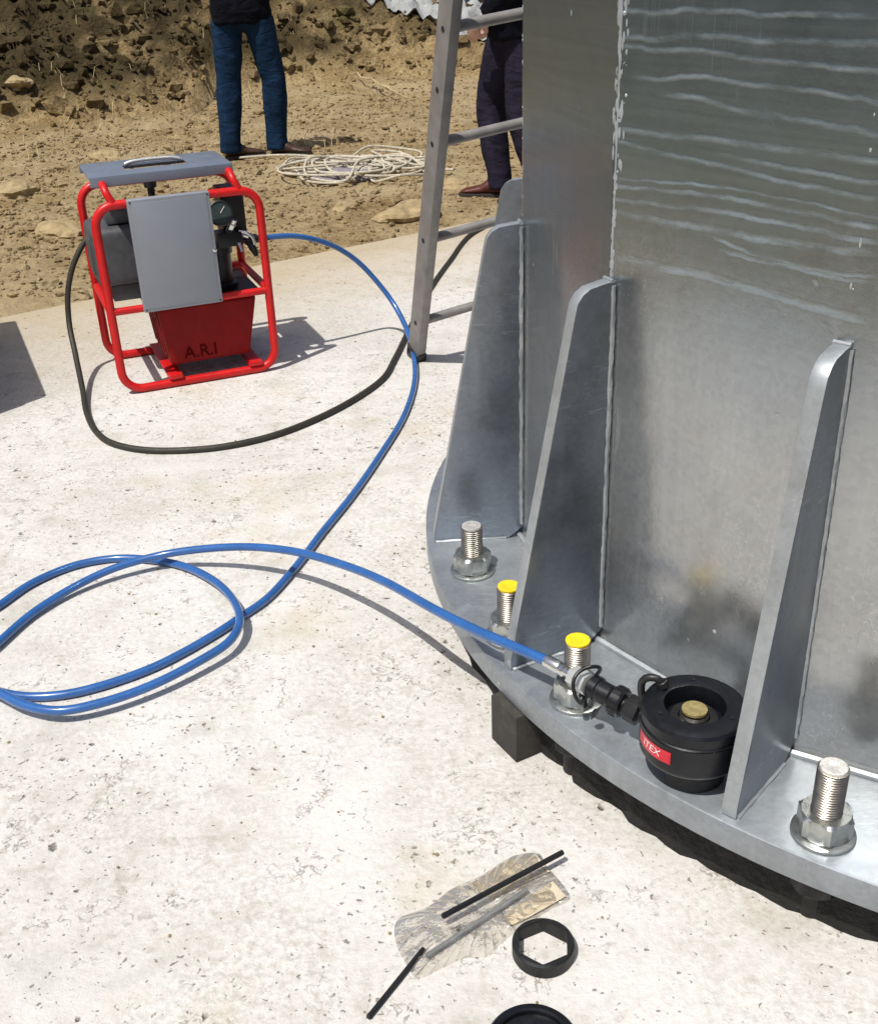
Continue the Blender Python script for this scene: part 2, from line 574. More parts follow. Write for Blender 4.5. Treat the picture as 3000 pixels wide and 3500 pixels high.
def spline(pts, step=.02, closed=False):
    """Catmull-Rom through the points, centripetal, resampled about evenly"""
    P = [np.array(p, float) for p in pts]
    n = len(P)
    out = []
    for i in range(n if closed else n - 1):
        p1, p2 = P[i], P[(i + 1) % n]
        p0 = P[(i - 1) % n] if (closed or i > 0) else 2 * p1 - p2
        p3 = P[(i + 2) % n] if (closed or i < n - 2) else 2 * p2 - p1
        d1 = max(np.linalg.norm(p1 - p0) ** .5, 1e-4)
        d2 = max(np.linalg.norm(p2 - p1) ** .5, 1e-4)
        d3 = max(np.linalg.norm(p3 - p2) ** .5, 1e-4)
        m1 = (p1 - p0) / d1 - (p2 - p0) / (d1 + d2) + (p2 - p1) / d2
        m2 = (p2 - p1) / d2 - (p3 - p1) / (d2 + d3) + (p3 - p2) / d3
        m1, m2 = m1 * d2, m2 * d2
        k = max(2, int(np.linalg.norm(p2 - p1) / step))
        for s in range(k):
            t = s / k
            out.append((2 * t**3 - 3 * t**2 + 1) * p1 + (t**3 - 2 * t**2 + t) * m1 + (-2 * t**3 + 3 * t**2) * p2 + (t**3 - t**2) * m2)
    if not closed:
        out.append(P[-1])
    return [tuple(q) for q in out]


def frame_to(p, d):
    """matrix that puts local +Z along d at p"""
    return Matrix.Translation(Vector(p)) @ Vector(d).normalized().to_track_quat('Z', 'Y').to_matrix().to_4x4()


def text_mesh(body, size):
    cu = bpy.data.curves.new("lettering", 'FONT')
    cu.body = body
    cu.size = size
    cu.align_x = 'CENTER'
    cu.align_y = 'CENTER'
    cu.resolution_u = 3
    ob = bpy.data.objects.new("lettering_source", cu)
    COL.objects.link(ob)
    bpy.context.view_layer.update()
    me = ob.evaluated_get(bpy.context.evaluated_depsgraph_get()).to_mesh()
    vs = [v.co.copy() for v in me.vertices]
    fs = [tuple(p.vertices) for p in me.polygons]
    bpy.data.objects.remove(ob)
    bpy.data.curves.remove(cu)
    return vs, fs


def fbm(x, y, z=0.0, o=4):
    return mnoise.fractal(Vector((x, y, z)), 1.0, 2.0, o)


# ================================================================== SETTING
def smooth01(a, b, x):
    t = min(1, max(0, (x - a) / (b - a)))
    return t * t * (3 - 2 * t)


def terrain_z(x, y):
    d = slab_dist(x, y)
    rho = math.hypot(x - TC.x, y - TC.y)
    n = fbm(x * .9, y * .9, 3.1)
    z = -.06 + .065 * smooth01(-.16, .22, d + .22 * fbm(x * 1.7, y * 1.7, 7.7) + .10 * fbm(x * 7, y * 7, 2.7))
    amp = smooth01(.1, .9, d)
    z += amp * (.03 * n + .018 * fbm(x * 3.7, y * 3.7, 1.3) + .012 * fbm(x * 11, y * 11, 5.3, 3))
    foot = 8.3 + .55 * fbm(x * .45, y * .45, 9.2) + (.7 if x > -2 else -.1)
    e = rho - foot
    if e > 0:
        up = min(2.6, .10 * e + .40 * max(0, e - .5) ** 1.15)
        z += up
        k = min(1, e / .8)
        z += k * (.16 * abs(fbm(x * 1.5, y * 1.5, 4.4)) + .10 * fbm(x * 4.1, y * 4.1, 2.2) + .075 * fbm(x * 9, y * 9, 8.2, 3))
    return z


def build_setting():
    # concrete foundation slab
    rad = APO / math.cos(R(22.5))
    poly = [(rad * math.cos(R(a - 22.5)), rad * math.sin(R(a - 22.5))) for a in EDGE_ANG]
    s = MB().prism(poly, -.5, 0).build("concrete_slab", 'concrete', smooth=False)
    s.location = (TC.x, TC.y, 0)
    tag(s, kind='structure')

    # earth: one sheet, finer where the picture looks, reaching the horizon
    def axis(lo, hi, fine_lo, fine_hi, step):
        a = list(np.arange(fine_lo, fine_hi, step))
        g, x = step, fine_hi
        while x < hi:
            a.append(x)
            g *= 1.22
            x += g
        a.append(hi)
        g, x = step, fine_lo - step
        while x > lo:
            a.insert(0, x)
            g *= 1.22
            x -= g
        a.insert(0, lo)
        return a
    xs = axis(-160, 160, -5.6, 2.4, .05)
    ys = axis(-160, 160, 4.1, 14.5, .05)
    vs = [(x, y, terrain_z(x, y)) for y in ys for x in xs]
    nx = len(xs)
    fs = [(j * nx + i, j * nx + i + 1, (j + 1) * nx + i + 1, (j + 1) * nx + i) for j in range(len(ys) - 1) for i in range(nx - 1)]
    g = MB().add(vs, fs).build("ground", 'earth', smooth=True, sharp=False)
    tag(g, kind='structure')

    # loose clods and stones of the dug earth, too many to count
    bm = bmesh.new()
    bmesh.ops.create_icosphere(bm, subdivisions=1, radius=1)
    bv = np.array([v.co[:] for v in bm.verts])
    bf = np.array([[v.index for v in f.verts] for f in bm.faces])
    bm.free()
    V, F = [], []
    off = 0
    cnt = 0
    while cnt < 21000:
        y = 4.7 + 9.6 * RNG.random() ** 1.15
        x = RNG.uniform(-.50 * y - .6, .25 * y + .3)
        if slab_dist(x, y) < .06:
            continue
        z = terrain_z(x, y)
        s = .006 + .014 * RNG.random() ** 3 + (.030 * RNG.random() ** 2 if RNG.random() < .05 else 0)
        if slab_dist(x, y) < .6 and RNG.random() < .7:
            s *= .5
        if z > .12:
            s *= 1.9
            if RNG.random() < .10:
                s = .025 + .055 * RNG.random() ** 1.7
        q = bv * (1 + .25 * RNG.standard_normal((len(bv), 1))) * (s * RNG.uniform(.75, 1.5, 3) * [1, 1, .75])
        a = RNG.uniform(0, 6.28)
        c_, s_ = math.cos(a), math.sin(a)
        q = q @ np.array([[c_, s_, 0], [-s_, c_, 0], [0, 0, 1]])
        V.append(q + [x, y, z + s * .25])
        F.append(bf + off)
        off += len(bv)
        cnt += 1
    V = np.concatenate(V)
    F = np.concatenate(F)
    me = bpy.data.meshes.new("earth_clods")
    me.from_pydata(V.tolist(), [], F.tolist())
    me.materials.append(M['earth'])
    o = bpy.data.objects.new("earth_clods", me)
    COL.objects.link(o)
    tag(o, "loose tan clods and crumbs of dug earth behind the slab", "earth clods", kind='stuff')

    # dry straw and weeds on the bank
    b = MB()
    for _ in range(2600):
        y = 7.5 + 6.5 * RNG.random()
        x = RNG.uniform(-.48 * y - .3, .22 * y)
        z = terrain_z(x, y)
        if fbm(x * .9, y * .9, 17.0) < (-.05 if z > .12 else .22):
            continue
        h = RNG.uniform(.03, .12)
        a = RNG.uniform(0, 6.28)
        dx, dy = math.cos(a), math.sin(a)
        w = .0022
        lean = RNG.uniform(.4, 2.0) * h
        p0 = Vector((x, y, z))
        p1 = p0 + Vector((dx * lean * .4, dy * lean * .4, h * .7))
        p2 = p0 + Vector((dx * lean, dy * lean, h * .8))
        sx = Vector((-dy * w, dx * w, 0))
        b.add([p0 - sx, p0 + sx, p1 + sx, p1 - sx, p2], [(0, 1, 2, 3), (3, 2, 4)])
    o = b.build("dry_grass", 'straw', smooth=False)
    tag(o, "dry straw and weed stalks scattered over the earth bank", "dry grass", kind='stuff')

    # concrete crumbs and grit on the slab
    b = MB()
    bvl = [Vector(v) for v in bv]
    bfl = [tuple(f) for f in bf.tolist()]
    for _ in range(200):
        y = RNG.uniform(.9, 5.2)
        x = RNG.uniform(-.5 * y - .1, .12 * y + .1)
        if slab_dist(x, y) > -.05 or math.hypot(x - TC.x, y - TC.y) < 1.36:
            continue
        s = RNG.uniform(.0012, .0035)
        b.add([Vector((x, y, s * .5)) + Vector((v.x * s * RNG.uniform(.7, 1.4), v.y * s * RNG.uniform(.7, 1.4), v.z * s * .8)) for v in bvl], bfl)
    o = b.build("concrete_grit", 'earth', smooth=False)
    tag(o, "tiny crumbs of grit strewn over the pale concrete", "grit", kind='stuff')


build_setting()

STONES = [((-2.20, 8.04), .11, "pale stone on the earth left of the standing person, above the pump lid"),
          ((-2.50, 6.95), .16, "broad pale stone at the left edge on the tan earth"),
          ((-1.90, 5.80), .13, "pale stone just left of the red pump frame"),
          ((-.115, 5.93), .15, "flat pale slab of stone beside the ladder rail at the slab edge"),
          ((-3.30, 9.75), .14, "pale stone low on the dark bank at far left"),
          ((-2.02, 7.07), .08, "small pale stone on bare earth left of the pump lid"),
          ((-.45, 6.15), .07, "small stone in front of the rope pile"),
          ((.16, 6.62), .10, "yellowish stone in front of the dark trousered leg")]
for i, ((x, y), s, lab) in enumerate(STONES):
    bm = bmesh.new()
    bmesh.ops.create_icosphere(bm, subdivisions=3, radius=1)
    for v in bm.verts:
        c = v.co.copy()
        k = 1 + .38 * mnoise.noise(c * 1.3 + Vector((i * 7.1, 0, 0))) + .14 * mnoise.noise(c * 3.3 + Vector((0, i * 3.7, 0)))
        v.co = Vector((c.x * s * 1.15 * k, c.y * s * .85 * k, c.z * s * .45 * k))
    me = bpy.data.meshes.new("stone")
    bm.to_mesh(me)
    bm.free()
    me.materials.append(M['stone'])
    o = bpy.data.objects.new("stone", me)
    COL.objects.link(o)
    o.location = (x, y, terrain_z(x, y) + s * .05)
    o.rotation_euler = (0, 0, i * 1.3)
    tag(o, lab, "stone", "stones on the dug earth")

# ================================================================== TOWER
PH0 = 183.379
ZB, ZT = .105, .155          # underside and top of the base flange
RS, RF = 1.094, 1.304
tower = empty("steel_tower", (TC.x, TC.y, 0))
tag(tower, "galvanised sixteen-sided steel tower foot on a bolted base flange with upright stiffener ribs", "tower")


def build_tower():
    # sixteen-sided shaft with rounded bends
    ring = []
    for k in range(16):
        for j in range(-3, 4):
            a = R(PH0 + 22.5 * k)
            # bend of small radius: centre pulled in along the corner ray
            rb = .05
            cc = (RS - rb / math.cos(R(11.25)) + .0008)
            b = a + R(11.25) * j / 3
            ring.append((cc * math.cos(a) + rb * math.cos(b), cc * math.sin(a) + rb * math.sin(b)))
    n = len(ring)
    zs = [ZT + .001, .9, 1.4, 2.2, 3.6, 6.0]
    vs = [(x * (1 - .0015 * z), y * (1 - .0015 * z), z) for z in zs for x, y in ring]
    fs = [(i * n + k, i * n + (k + 1) % n, (i + 1) * n + (k + 1) % n, (i + 1) * n + k) for i in range(len(zs) - 1) for k in range(n)]
    fs.append(tuple(range((len(zs) - 1) * n, len(zs) * n)))
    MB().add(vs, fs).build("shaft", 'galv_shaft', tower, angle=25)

    # base flange: ring with rounded arris
    prof = [(RS - .12, ZB), (RF - .004, ZB), (RF - .001, ZB + .002), (RF, ZB + .005), (RF, ZT - .005), (RF - .0015, ZT - .0015), (RF - .005, ZT), (RS - .12, ZT)]
    MB().lathe(prof, 192, close=True).build("base_flange", 'galv_flange', tower, angle=30)
    # weld between shaft and flange
    pts = []
    for k in range(len(ring)):
        x, y = ring[k]
        s = 1 + .006 / RS
        pts.append((x * s, y * s, ZT + .004))
    dense = spline(pts, .03, True)
    MB().tube(dense, .0065, 6, closed=True, jitter=.12).build("foot_weld", 'galv_edge', tower)

    # stiffener ribs at every corner, each with its welds
    out = [(RS - .004, ZT + .0295), (RS + .03, ZT + .001), (RF - .015, ZT + .001), (RF - .015, ZT + .022)]
    top = [(1.168, .800), (1.164, .818), (1.154, .832), (1.140, .840), (1.110, .8445), (RS - .004, .846)]
    prof = out + top
    th = .0125
    pv = [(r, -th, z) for r, z in prof] + [(r, th, z) for r, z in prof]
    n = len(prof)
    pf = [tuple(range(n)), tuple(reversed(range(n, 2 * n)))] + [((i + 1) % n, i, n + i, n + (i + 1) % n) for i in range(n)]
    r0 = MB().add(pv, pf).build("stiffener_rib", 'galv', tower, bevel=.0025, bseg=2)
    # outer edge painted paler, standing for the sky light it catches
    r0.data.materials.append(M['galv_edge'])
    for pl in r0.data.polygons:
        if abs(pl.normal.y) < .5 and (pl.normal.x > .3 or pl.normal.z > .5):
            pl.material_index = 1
    w = MB()
    for s in (-1, 1):
        w.tube([(RS + .002 + random.uniform(-.0004, .0004), s * (th + .0005), z) for z in np.arange(ZT + .035, .843, .011)], .0042, 6, jitter=.28)
        w.tube([(r, s * (th + .0005), ZT + .002) for r in np.arange(RS + .035, RF - .016, .012)], .0040, 6, jitter=.28)
    w.tube([(RS + .003, y, .8455) for y in (-th, -.004, .004, th)], .004, 6, jitter=.1)
    wd = w.build("rib_weld", 'galv_edge', r0)
    for k in range(16):
        a = R(PH0 + 22.5 * k)
        o = r0 if k == 0 else r0.copy()
        if k:
            COL.objects.link(o)
            c = wd.copy()
            COL.objects.link(c)
            c.parent = o
        o.rotation_euler = (0, 0, a)
    # lumps and drips of zinc along the bends above the ribs
    for k, n_, zmax in ((0, 60, 2.2), (1, 460, 2.4), (2, 14, 1.3)):
        a = R(PH0 + 22.5 * k)
        b = MB()
        for _ in range(n_):
            z = random.uniform(.85, zmax)
            hi = z > 1.02 and k == 1
            off = random.choice((-.006, .007)) * (1.0 if hi else .25) + random.gauss(0, .0030 if hi else .0015)
            q = RS * (1 - .0015 * z) - abs(off) * .18
            rr = random.uniform(.0012, .0042 if hi else .0026)
            c_ = Vector((q * math.cos(a) - math.sin(a) * off, q * math.sin(a) + math.cos(a) * off, z))
            mt = Matrix.Translation(c_) @ Matrix.Rotation(a, 4, 'Z')
            hh = rr * random.uniform(1.0, 4.5)
            b.lathe([(0, -hh), (rr * .7, -hh * .6), (rr, 0), (rr * .7, hh * .6), (0, hh)], 7, mt @ Matrix.Diagonal((.45, 1, 1, 1)))
        pts = []
        z = .85
        while z < zmax:
            q = RS * (1 - .0015 * z) - .0003
            pts.append((q * math.cos(a), q * math.sin(a), z))
            z += .03
        if k == 1:
            b.tube(pts, .0016, 6)
        tag(b.build("zinc_drips", 'zinc_bead', tower), kind='stuff')


build_tower()

# black ring put in for the shade beneath the flange
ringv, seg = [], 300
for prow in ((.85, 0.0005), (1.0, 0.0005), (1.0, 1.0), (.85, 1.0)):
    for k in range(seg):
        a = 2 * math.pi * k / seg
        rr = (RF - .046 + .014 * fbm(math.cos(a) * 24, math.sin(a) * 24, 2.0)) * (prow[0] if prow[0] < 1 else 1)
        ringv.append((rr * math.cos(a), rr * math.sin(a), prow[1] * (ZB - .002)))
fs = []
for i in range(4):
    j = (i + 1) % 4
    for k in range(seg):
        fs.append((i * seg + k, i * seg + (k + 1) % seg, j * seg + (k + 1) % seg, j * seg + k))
o = MB().add(ringv, fs).build("gap_shade_ring", 'gap_shade')
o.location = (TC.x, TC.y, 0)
tag(o, "rough black ring added as painted shade in the gap beneath the tower flange", "shade ring")

# dark timber block under the flange
poly = [(.123, 1.58), (.183, 1.613), (.142, 1.685), (.082, 1.652)]
cx, cy = .1325, 1.6325
o = MB().prism([(x - cx, y - cy) for x, y in poly], 0.001, ZB - .002).build("packing_block", 'wedge', bevel=.003)
o.location = (cx, cy, 0)
tag(o, "dark square packing block wedged under the flange rim below the blue hose", "packing block")


# ------------------------------------------------------------------ anchor bolts
def hexpoly(af, rot=0.0):
    rc = af / 2 / math.cos(R(30))
    return [(rc * math.cos(R(60 * k + rot)), rc * math.sin(R(60 * k + rot))) for k in range(6)]


def hex_nut(b, af, z0, z1, rot=0, bore=None):
    """hexagon nut with the round chamfer cut on both ends"""
    seg = 48
    rc = af / 2 / math.cos(R(30))
    rows = []
    for z, lim in ((z0, af / 2 * .97), (z0 + .0045, rc), (z1 - .0045, rc), (z1, af / 2 * .97)):
        row = []
        for k in range(seg):
            a = 2 * math.pi * k / seg
            m = ((math.degrees(a) - rot + 30) % 60) - 30
            hr = (af / 2) / math.cos(R(30 - abs(m)))
            rr = min(hr, lim)
            row.append((rr * math.cos(a), rr * math.sin(a), z))
        rows.append(row)
    br = bore or .6 * af / 2
    rows.append([(br * math.cos(2 * math.pi * k / seg), br * math.sin(2 * math.pi * k / seg), z1) for k in range(seg)])
    rows.append([(br * math.cos(2 * math.pi * k / seg), br * math.sin(2 * math.pi * k / seg), z1 - .004) for k in range(seg)])
    vs = [p for r_ in rows for p in r_]
    fs = [(i * seg + k, i * seg + (k + 1) % seg, (i + 1) * seg + (k + 1) % seg, (i + 1) * seg + k) for i in range(len(rows) - 1) for k in range(seg)]
    fs.append(tuple(reversed(range(seg))))
    b.add(vs, fs)


def stud_mesh(name, top, parent, rad=.0225, z_thread=.19):
    prof = [(0, ZB + .004), (rad - .002, ZB + .004), (rad - .002, z_thread - .045)]
    z, pitch = z_thread - .043, .0046
    while z < top - .006:
        prof += [(rad - .0026, z), (rad, z + pitch * .42), (rad, z + pitch * .58)]
        z += pitch
    prof += [(rad - .0026, top - .003)]
    return MB().lathe(prof, 28).build(name, 'stud', parent, angle=25)


def bolt(ang, rad, top, lab, cap=None, nut_rot=0.0):
    p = (TC.x + rad * math.cos(R(ang)), TC.y + rad * math.sin(R(ang)), 0)
    e = empty("anchor_bolt", p)
    tag(e, lab, "anchor bolt", "anchor bolts through the tower flange")
    stud_mesh("stud", top, e)
    MB().lathe([(0, top - .0035), (.0185, top - .0035), (.0202, top - .003), (.0195, top), (.006, top + .0004), (0, top - .001)], 28).build("stud_end", cap or 'stud_end', e)
    MB().lathe([(.022, ZT + .0005), (.046, ZT + .0005), (.047, ZT + .002), (.0465, ZT + .0055), (.045, ZT + .0065), (.022, ZT + .0065)], 40).build("washer", 'nut', e)
    b = MB()
    hex_nut(b, .072, ZT + .007, ZT + .045, nut_rot, .0228)
    b.build("nut", 'nut', e, angle=28)
    MB().lathe([(0, .001), (.0205, .001), (.0205, ZB + .003), (0, ZB + .003)], 20).build("stud_shank", 'blackmatt', e)  # shank coloured black for the shade under the flange
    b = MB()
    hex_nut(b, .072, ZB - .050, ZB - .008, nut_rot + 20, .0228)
    b.build("levelling_nut", 'blackmatt', e, angle=28)  # lower nut blackened too, flange shade put into its colour
    if cap == 'yellow':
        MB().lathe([(.0205, top - .001), (.0212, top + .0002), (.0208, top + .0022), (.015, top + .0030), (.0135, top + .0024), (0, top + .0024)], 28).build("tip_cap", 'yellow', e)
    return e


bolt(190.0, 1.226, .264, "bare steel anchor bolt standing between the outer rib and the yellow-tipped bolt behind the hose", None, 12)
bolt(201.9, 1.238, .266, "yellow-tipped anchor bolt close to the rib edge behind the blue hose", 'yellow', 35)
bolt(212.4, 1.240, .279, "yellow-tipped anchor bolt beside the hose coupling, left of the black tensioner", 'yellow', 5)
bolt(234.1, 1.240, .282, "bare steel anchor bolt right of the front rib, nearest the camera", None, 22)
BT = Vector((TC.x + 1.235 * math.cos(R(223.8)), TC.y + 1.235 * math.sin(R(223.8))))
e = empty("anchor_bolt", (BT.x, BT.y, 0))
tag(e, "brassy ended anchor bolt sunk inside the black tensioner", "anchor bolt", "anchor bolts through the tower flange")
stud_mesh("stud", .272, e)
MB().lathe([(0, .2725), (.0185, .2725), (.0202, .2725), (.0195, .276), (.006, .2765), (0, .2755)], 28).build("stud_end", 'brass', e)

# ------------------------------------------------------------------ bolt tensioner
ten = empty("bolt_tensioner", (BT.x, BT.y, ZT))
tag(ten, "black hydraulic bolt tensioner with red label on the flange beside the front rib", "bolt tensioner")
# legs of the bridge: ring with two openings
for a0, a1 in ((215, 330), (35, 150)):
    vs, n = [], 16
    for z in (.001, .042):
        for rr in (.038, .056):
            for k in range(n + 1):
                a = R(a0 + (a1 - a0) * k / n)
                vs.append((rr * math.cos(a), rr * math.sin(a), z))
    m = n + 1
    fs = []
    for k in range(n):
        fs += [(m + k, m + k + 1, 3 * m + k + 1, 3 * m + k), (k + 1, k, 2 * m + k, 2 * m + k + 1),
               (2 * m + k, 3 * m + k, 3 * m + k + 1, 2 * m + k + 1), (k + 1, m + k + 1, m + k, k)]
    fs += [(0, m, 3 * m, 2 * m), (m + n, n, 2 * m + n, 3 * m + n)]
    MB().add(vs, fs).build("bridge_leg", 'blackmatt', ten, angle=40)
body = MB().lathe([(.036, .041), (.070, .041), (.078, .046), (.081, .051), (.0815, .055), (.0815, .100)], 64).build("cylinder_body", 'blacksteel', ten, angle=28)
top = MB().lathe([(.0815, .1015), (.0795, .1035), (.0795, .106), (.0815, .108), (.0815, .122), (.0785, .1275), (.072, .1300), (.055, .1312), (.0475, .1290), (.0465, .1240), (.0465, .098), (.020, .096)], 64).build("top_ring", 'blacksteel', ten, angle=28)
MB().lathe([(.024, .092), (.036, .092), (.039, .095), (.039, .104), (.036, .107), (.0245, .107)], 40).build("puller_nut", 'blackmatt', ten, angle=28)
for k in range(3):
    a = R(80 + 120 * k)
    MB().lathe([(0, .1312), (.0035, .1312), (.0035, .1322), (0, .1322)], 12, Matrix.Translation((.061 * math.cos(a), .061 * math.sin(a), 0))).build("grub_screw", 'blackmatt', ten)


def bent_plate(a0, a1, z0, z1, rr, slant=0.0, n=18, m=2):
    vs = [(rr * math.cos(R(a0 + (a1 - a0) * i / n)), rr * math.sin(R(a0 + (a1 - a0) * i / n)), z0 + (z1 - z0) * j / m + slant * i / n) for j in range(m + 1) for i in range(n + 1)]
    fs = [(j * (n + 1) + i, j * (n + 1) + i + 1, (j + 1) * (n + 1) + i + 1, (j + 1) * (n + 1) + i) for j in range(m) for i in range(n)]
    return vs, fs


vs, fs = bent_plate(182, 234, .068, .091, .0822)
plate = MB().add(vs, fs).build("label_plate", 'label', ten)
tv, tf = text_mesh("ITEX", .018)
wv = []
for v in tv:
    a = R(208) + (v.x * 1.05 + v.y * .22) / .0826
    wv.append((.0826 * math.cos(a), .0826 * math.sin(a), .0795 + v.y))
MB().add(wv, tf).build("lettering", 'white', plate, smooth=False)

# bleed elbow at the back of the tensioner
el = spline([(-.062, .048, .085), (-.072, .055, .115), (-.071, .054, .137), (-.062, .050, .146), (-.049, .046, .145), (-.042, .044, .136)], .005)
MB().tube(el, .0062, 12).build("bleed_elbow", 'black', ten)
MB().lathe([(0, 0), (.011, 0), (.012, .002), (.012, .012), (.010, .014), (0, .014)], 6, frame_to((-.063, .049, .086), (-.2, .15, 1))).build("elbow_nut", 'blackmatt', ten, angle=20)
MB().lathe([(0, 0), (.0085, 0), (.0095, .001), (.0095, .010), (.0075, .012), (0, .012)], 16, frame_to((-.044, .0445, .142), (.4, -.15, -.85))).build("bleed_cap", 'black', ten)
# inlet coupling towards the hose
CPL = [Vector((.178, 1.577, .226)), Vector((.2335, 1.5065, .2295)), Vector((.330, 1.428, .218))]
c0, c1 = CPL[1], Vector((BT.x, BT.y, .218)) + (Vector((CPL[1].x, CPL[1].y, 0)) - Vector((BT.x, BT.y, 0))).normalized() * .076
ax = (c0 - c1)
L = ax.length
mw = Matrix.Translation((-BT.x, -BT.y, -ZT)) @ frame_to(c1, ax) @ Matrix.Diagonal((1.12, 1.12, (L - .008) / .062, 1))
cp = MB().lathe([(0, -.01), (.013, -.01), (.013, .008), (.017, .010), (.017, .022), (.0125, .024), (.0125, .030)], 24, mw).build("inlet_coupling", 'blacksteel', ten, angle=28)
MB().prism(hexpoly(.036), .010, .0225, mw).build("coupling_hex", 'blackmatt', cp, bevel=.0012)
MB().lathe([(.012, .026), (.0205, .026), (.0225, .028), (.0225, .036), (.019, .038), (.017, .040), (.017, .052), (.019, .053), (.019, .060), (.014, .062), (0, .062)], 30, mw).build("coupling_sleeve", 'blacksteel', cp, angle=28)
for k in range(16):
    a = 2 * math.pi * k / 16
    MB().box(-.0011, .0011, -.0012, .0012, .0285, .0355, mw @ Matrix.Rotation(a, 4, 'Z') @ Matrix.Translation((.0226, 0, 0))).build("sleeve_grip", 'blackmatt', cp, smooth=False)
# dust-cap strap: loop round the nipple and two loose tabs
lp = [mw @ Vector((.030 * math.cos(t), .030 * math.sin(t), .066 + .004 * math.sin(2 * t))) for t in np.linspace(0, 2 * math.pi, 28, endpoint=False)]
MB().tube(lp, .0034, 8, closed=True).build("dust_cap_strap", 'black', cp)
for q, s in ((Vector((.016, -.022, .046)), 1), (Vector((-.006, -.031, .068)), -1)):
    pts = spline([mw @ q, mw @ (q + Vector((.004 * s, -.008, .002))), mw @ (q + Vector((.001, -.018, .004 * s)))], .004)
    MB().tube(pts, [.0055 + .002 * math.sin(i) for i in range(len(pts))], 8, flat=.5).build("dust_cap", 'black', cp)

# ================================================================== HOSE AND CABLE
hz = .0097
HOSE = [(-.582, 3.790, .437), (-.530, 3.812, .437), (-.455, 3.857, .425), (-.361, 3.926, .38), (-.297, 3.973, .33), (-.24, 4.001, .27), (-.148, 3.988, .15), (-.092, 3.881, .07),
        (-.069, 3.74, .025), (-.064, 3.507, .012), (-.096, 3.217, hz), (-.162, 2.929, hz), (-.229, 2.681, hz), (-.299, 2.465, hz), (-.346, 2.309, hz),
        (-.401, 2.164, hz), (-.447, 2.096, hz), (-.502, 2.021, hz), (-.616, 1.905, hz), (-.751, 1.834, hz), (-.839, 1.827, hz), (-.906, 1.847, hz),
        (-.995, 1.90, hz), (-1.055, 1.99, hz), (-1.058, 2.09, hz),
        (-1.017, 2.181, hz), (-.970, 2.276, hz), (-.892, 2.351, hz), (-.803, 2.379, hz), (-.715, 2.366, .011), (-.621, 2.324, .013), (-.536, 2.244, .018),
        (-.482, 2.159, .026), (-.448, 2.072, .034), (-.440, 2.019, .036), (-.454, 1.955, .036), (-.508, 1.89, .034), (-.594, 1.817, .03), (-.681, 1.768, .03),
        (-.754, 1.75, .03), (-.828, 1.772, .031), (-.889, 1.811, .034), (-.95, 1.86, .032), (-.985, 1.935, .020),
        (-.964, 2.024, .014), (-.925, 2.137, .014), (-.858, 2.232, .020), (-.778, 2.291, .032), (-.667, 2.331, .042), (-.556, 2.321, .06), (-.442, 2.284, .08),
        (-.329, 2.217, .10), (-.207, 2.094, .13), (-.116, 1.97, .16), (-.015, 1.803, .195), (.055, 1.706, .212), (.122, 1.632, .222), (.178, 1.577, .226)]
HP = spline(HOSE, .015)
hose = empty("hydraulic_hose", (-.512, 3.780, 0))
tag(hose, "long blue hydraulic hose looped on the concrete from the red pump to the black tensioner", "hose")


def loc(pts, o):
    return [(p[0] - o.location.x, p[1] - o.location.y, p[2] - o.location.z) for p in pts]


jk = MB().tube(loc(HP, hose), .0095, 14).build("hose_jacket", 'hose', hose)
fd = (CPL[1] - CPL[0]).normalized()
mf = Matrix.Translation((.512, -3.780, 0)) @ frame_to(CPL[0] - fd * .004, fd)
fl = (CPL[1] - CPL[0]).length
MB().lathe([(.0096, 0), (.0116, .001), (.0116, .030), (.0100, .033), (.0116, .036), (.0116, .044), (.008, .047), (.008, fl - .018), (0, fl - .018)], 24, mf).build("end_ferrule", 'chrome', hose, angle=28)
MB().prism(hexpoly(.035), fl - .026, fl + .010, mf).build("swivel_nut", 'nut_bright', hose, bevel=.0015)
d0 = (Vector(HOSE[1]) - Vector(HOSE[0])).normalized()
m0 = Matrix.Translation((.512, -3.780, 0)) @ frame_to(Vector(HOSE[0]) - d0 * .012, d0)
MB().lathe([(.0, 0), (.0125, 0), (.0125, .045), (.010, .048), (.0096, .055)], 20, m0).build("end_ferrule", 'blacksteel', hose, angle=28)

CABLE = [(-.950, 3.835, .545), (-1.000, 3.85, .545), (-1.066, 3.85, .52), (-1.14, 3.824, .478), (-1.202, 3.788, .40), (-1.242, 3.764, .30), (-1.254, 3.741, .19), (-1.226, 3.657, .10), (-1.168, 3.487, .03),
         (-1.119, 3.336, .012), (-1.05, 3.182, .0098), (-.981, 3.09, .0098), (-.887, 3.034, .0098), (-.78, 3.014, .0098), (-.636, 3.028, .0098), (-.496, 3.095, .0098),
         (-.371, 3.213, .0098), (-.255, 3.374, .0098), (-.171, 3.548, .0098), (-.137, 3.723, .0098), (-.085, 4.061, .0098), (-.012, 4.524, .0098), (.094, 5.013, .0098),
         (.22, 5.50, .012), (.42, 5.80, .02), (.75, 6.0, .03)]
cb = MB().tube(loc(spline(CABLE, .02), hose), .0095, 12).build("power_cable", 'rubber')
cb.location = hose.location
tag(cb, "thick black power cable curving from the red pump across the concrete and behind the ladder", "cable")

# ================================================================== HYDRAULIC PUMP
pump = empty("hydraulic_pump", (-1.036, 3.508, 0), math.atan2(.195, .492))
tag(pump, "red tube-framed hydraulic pump with grey control panel standing on the concrete", "hydraulic pump")
PW, PD, TR = .525, .375, .0142


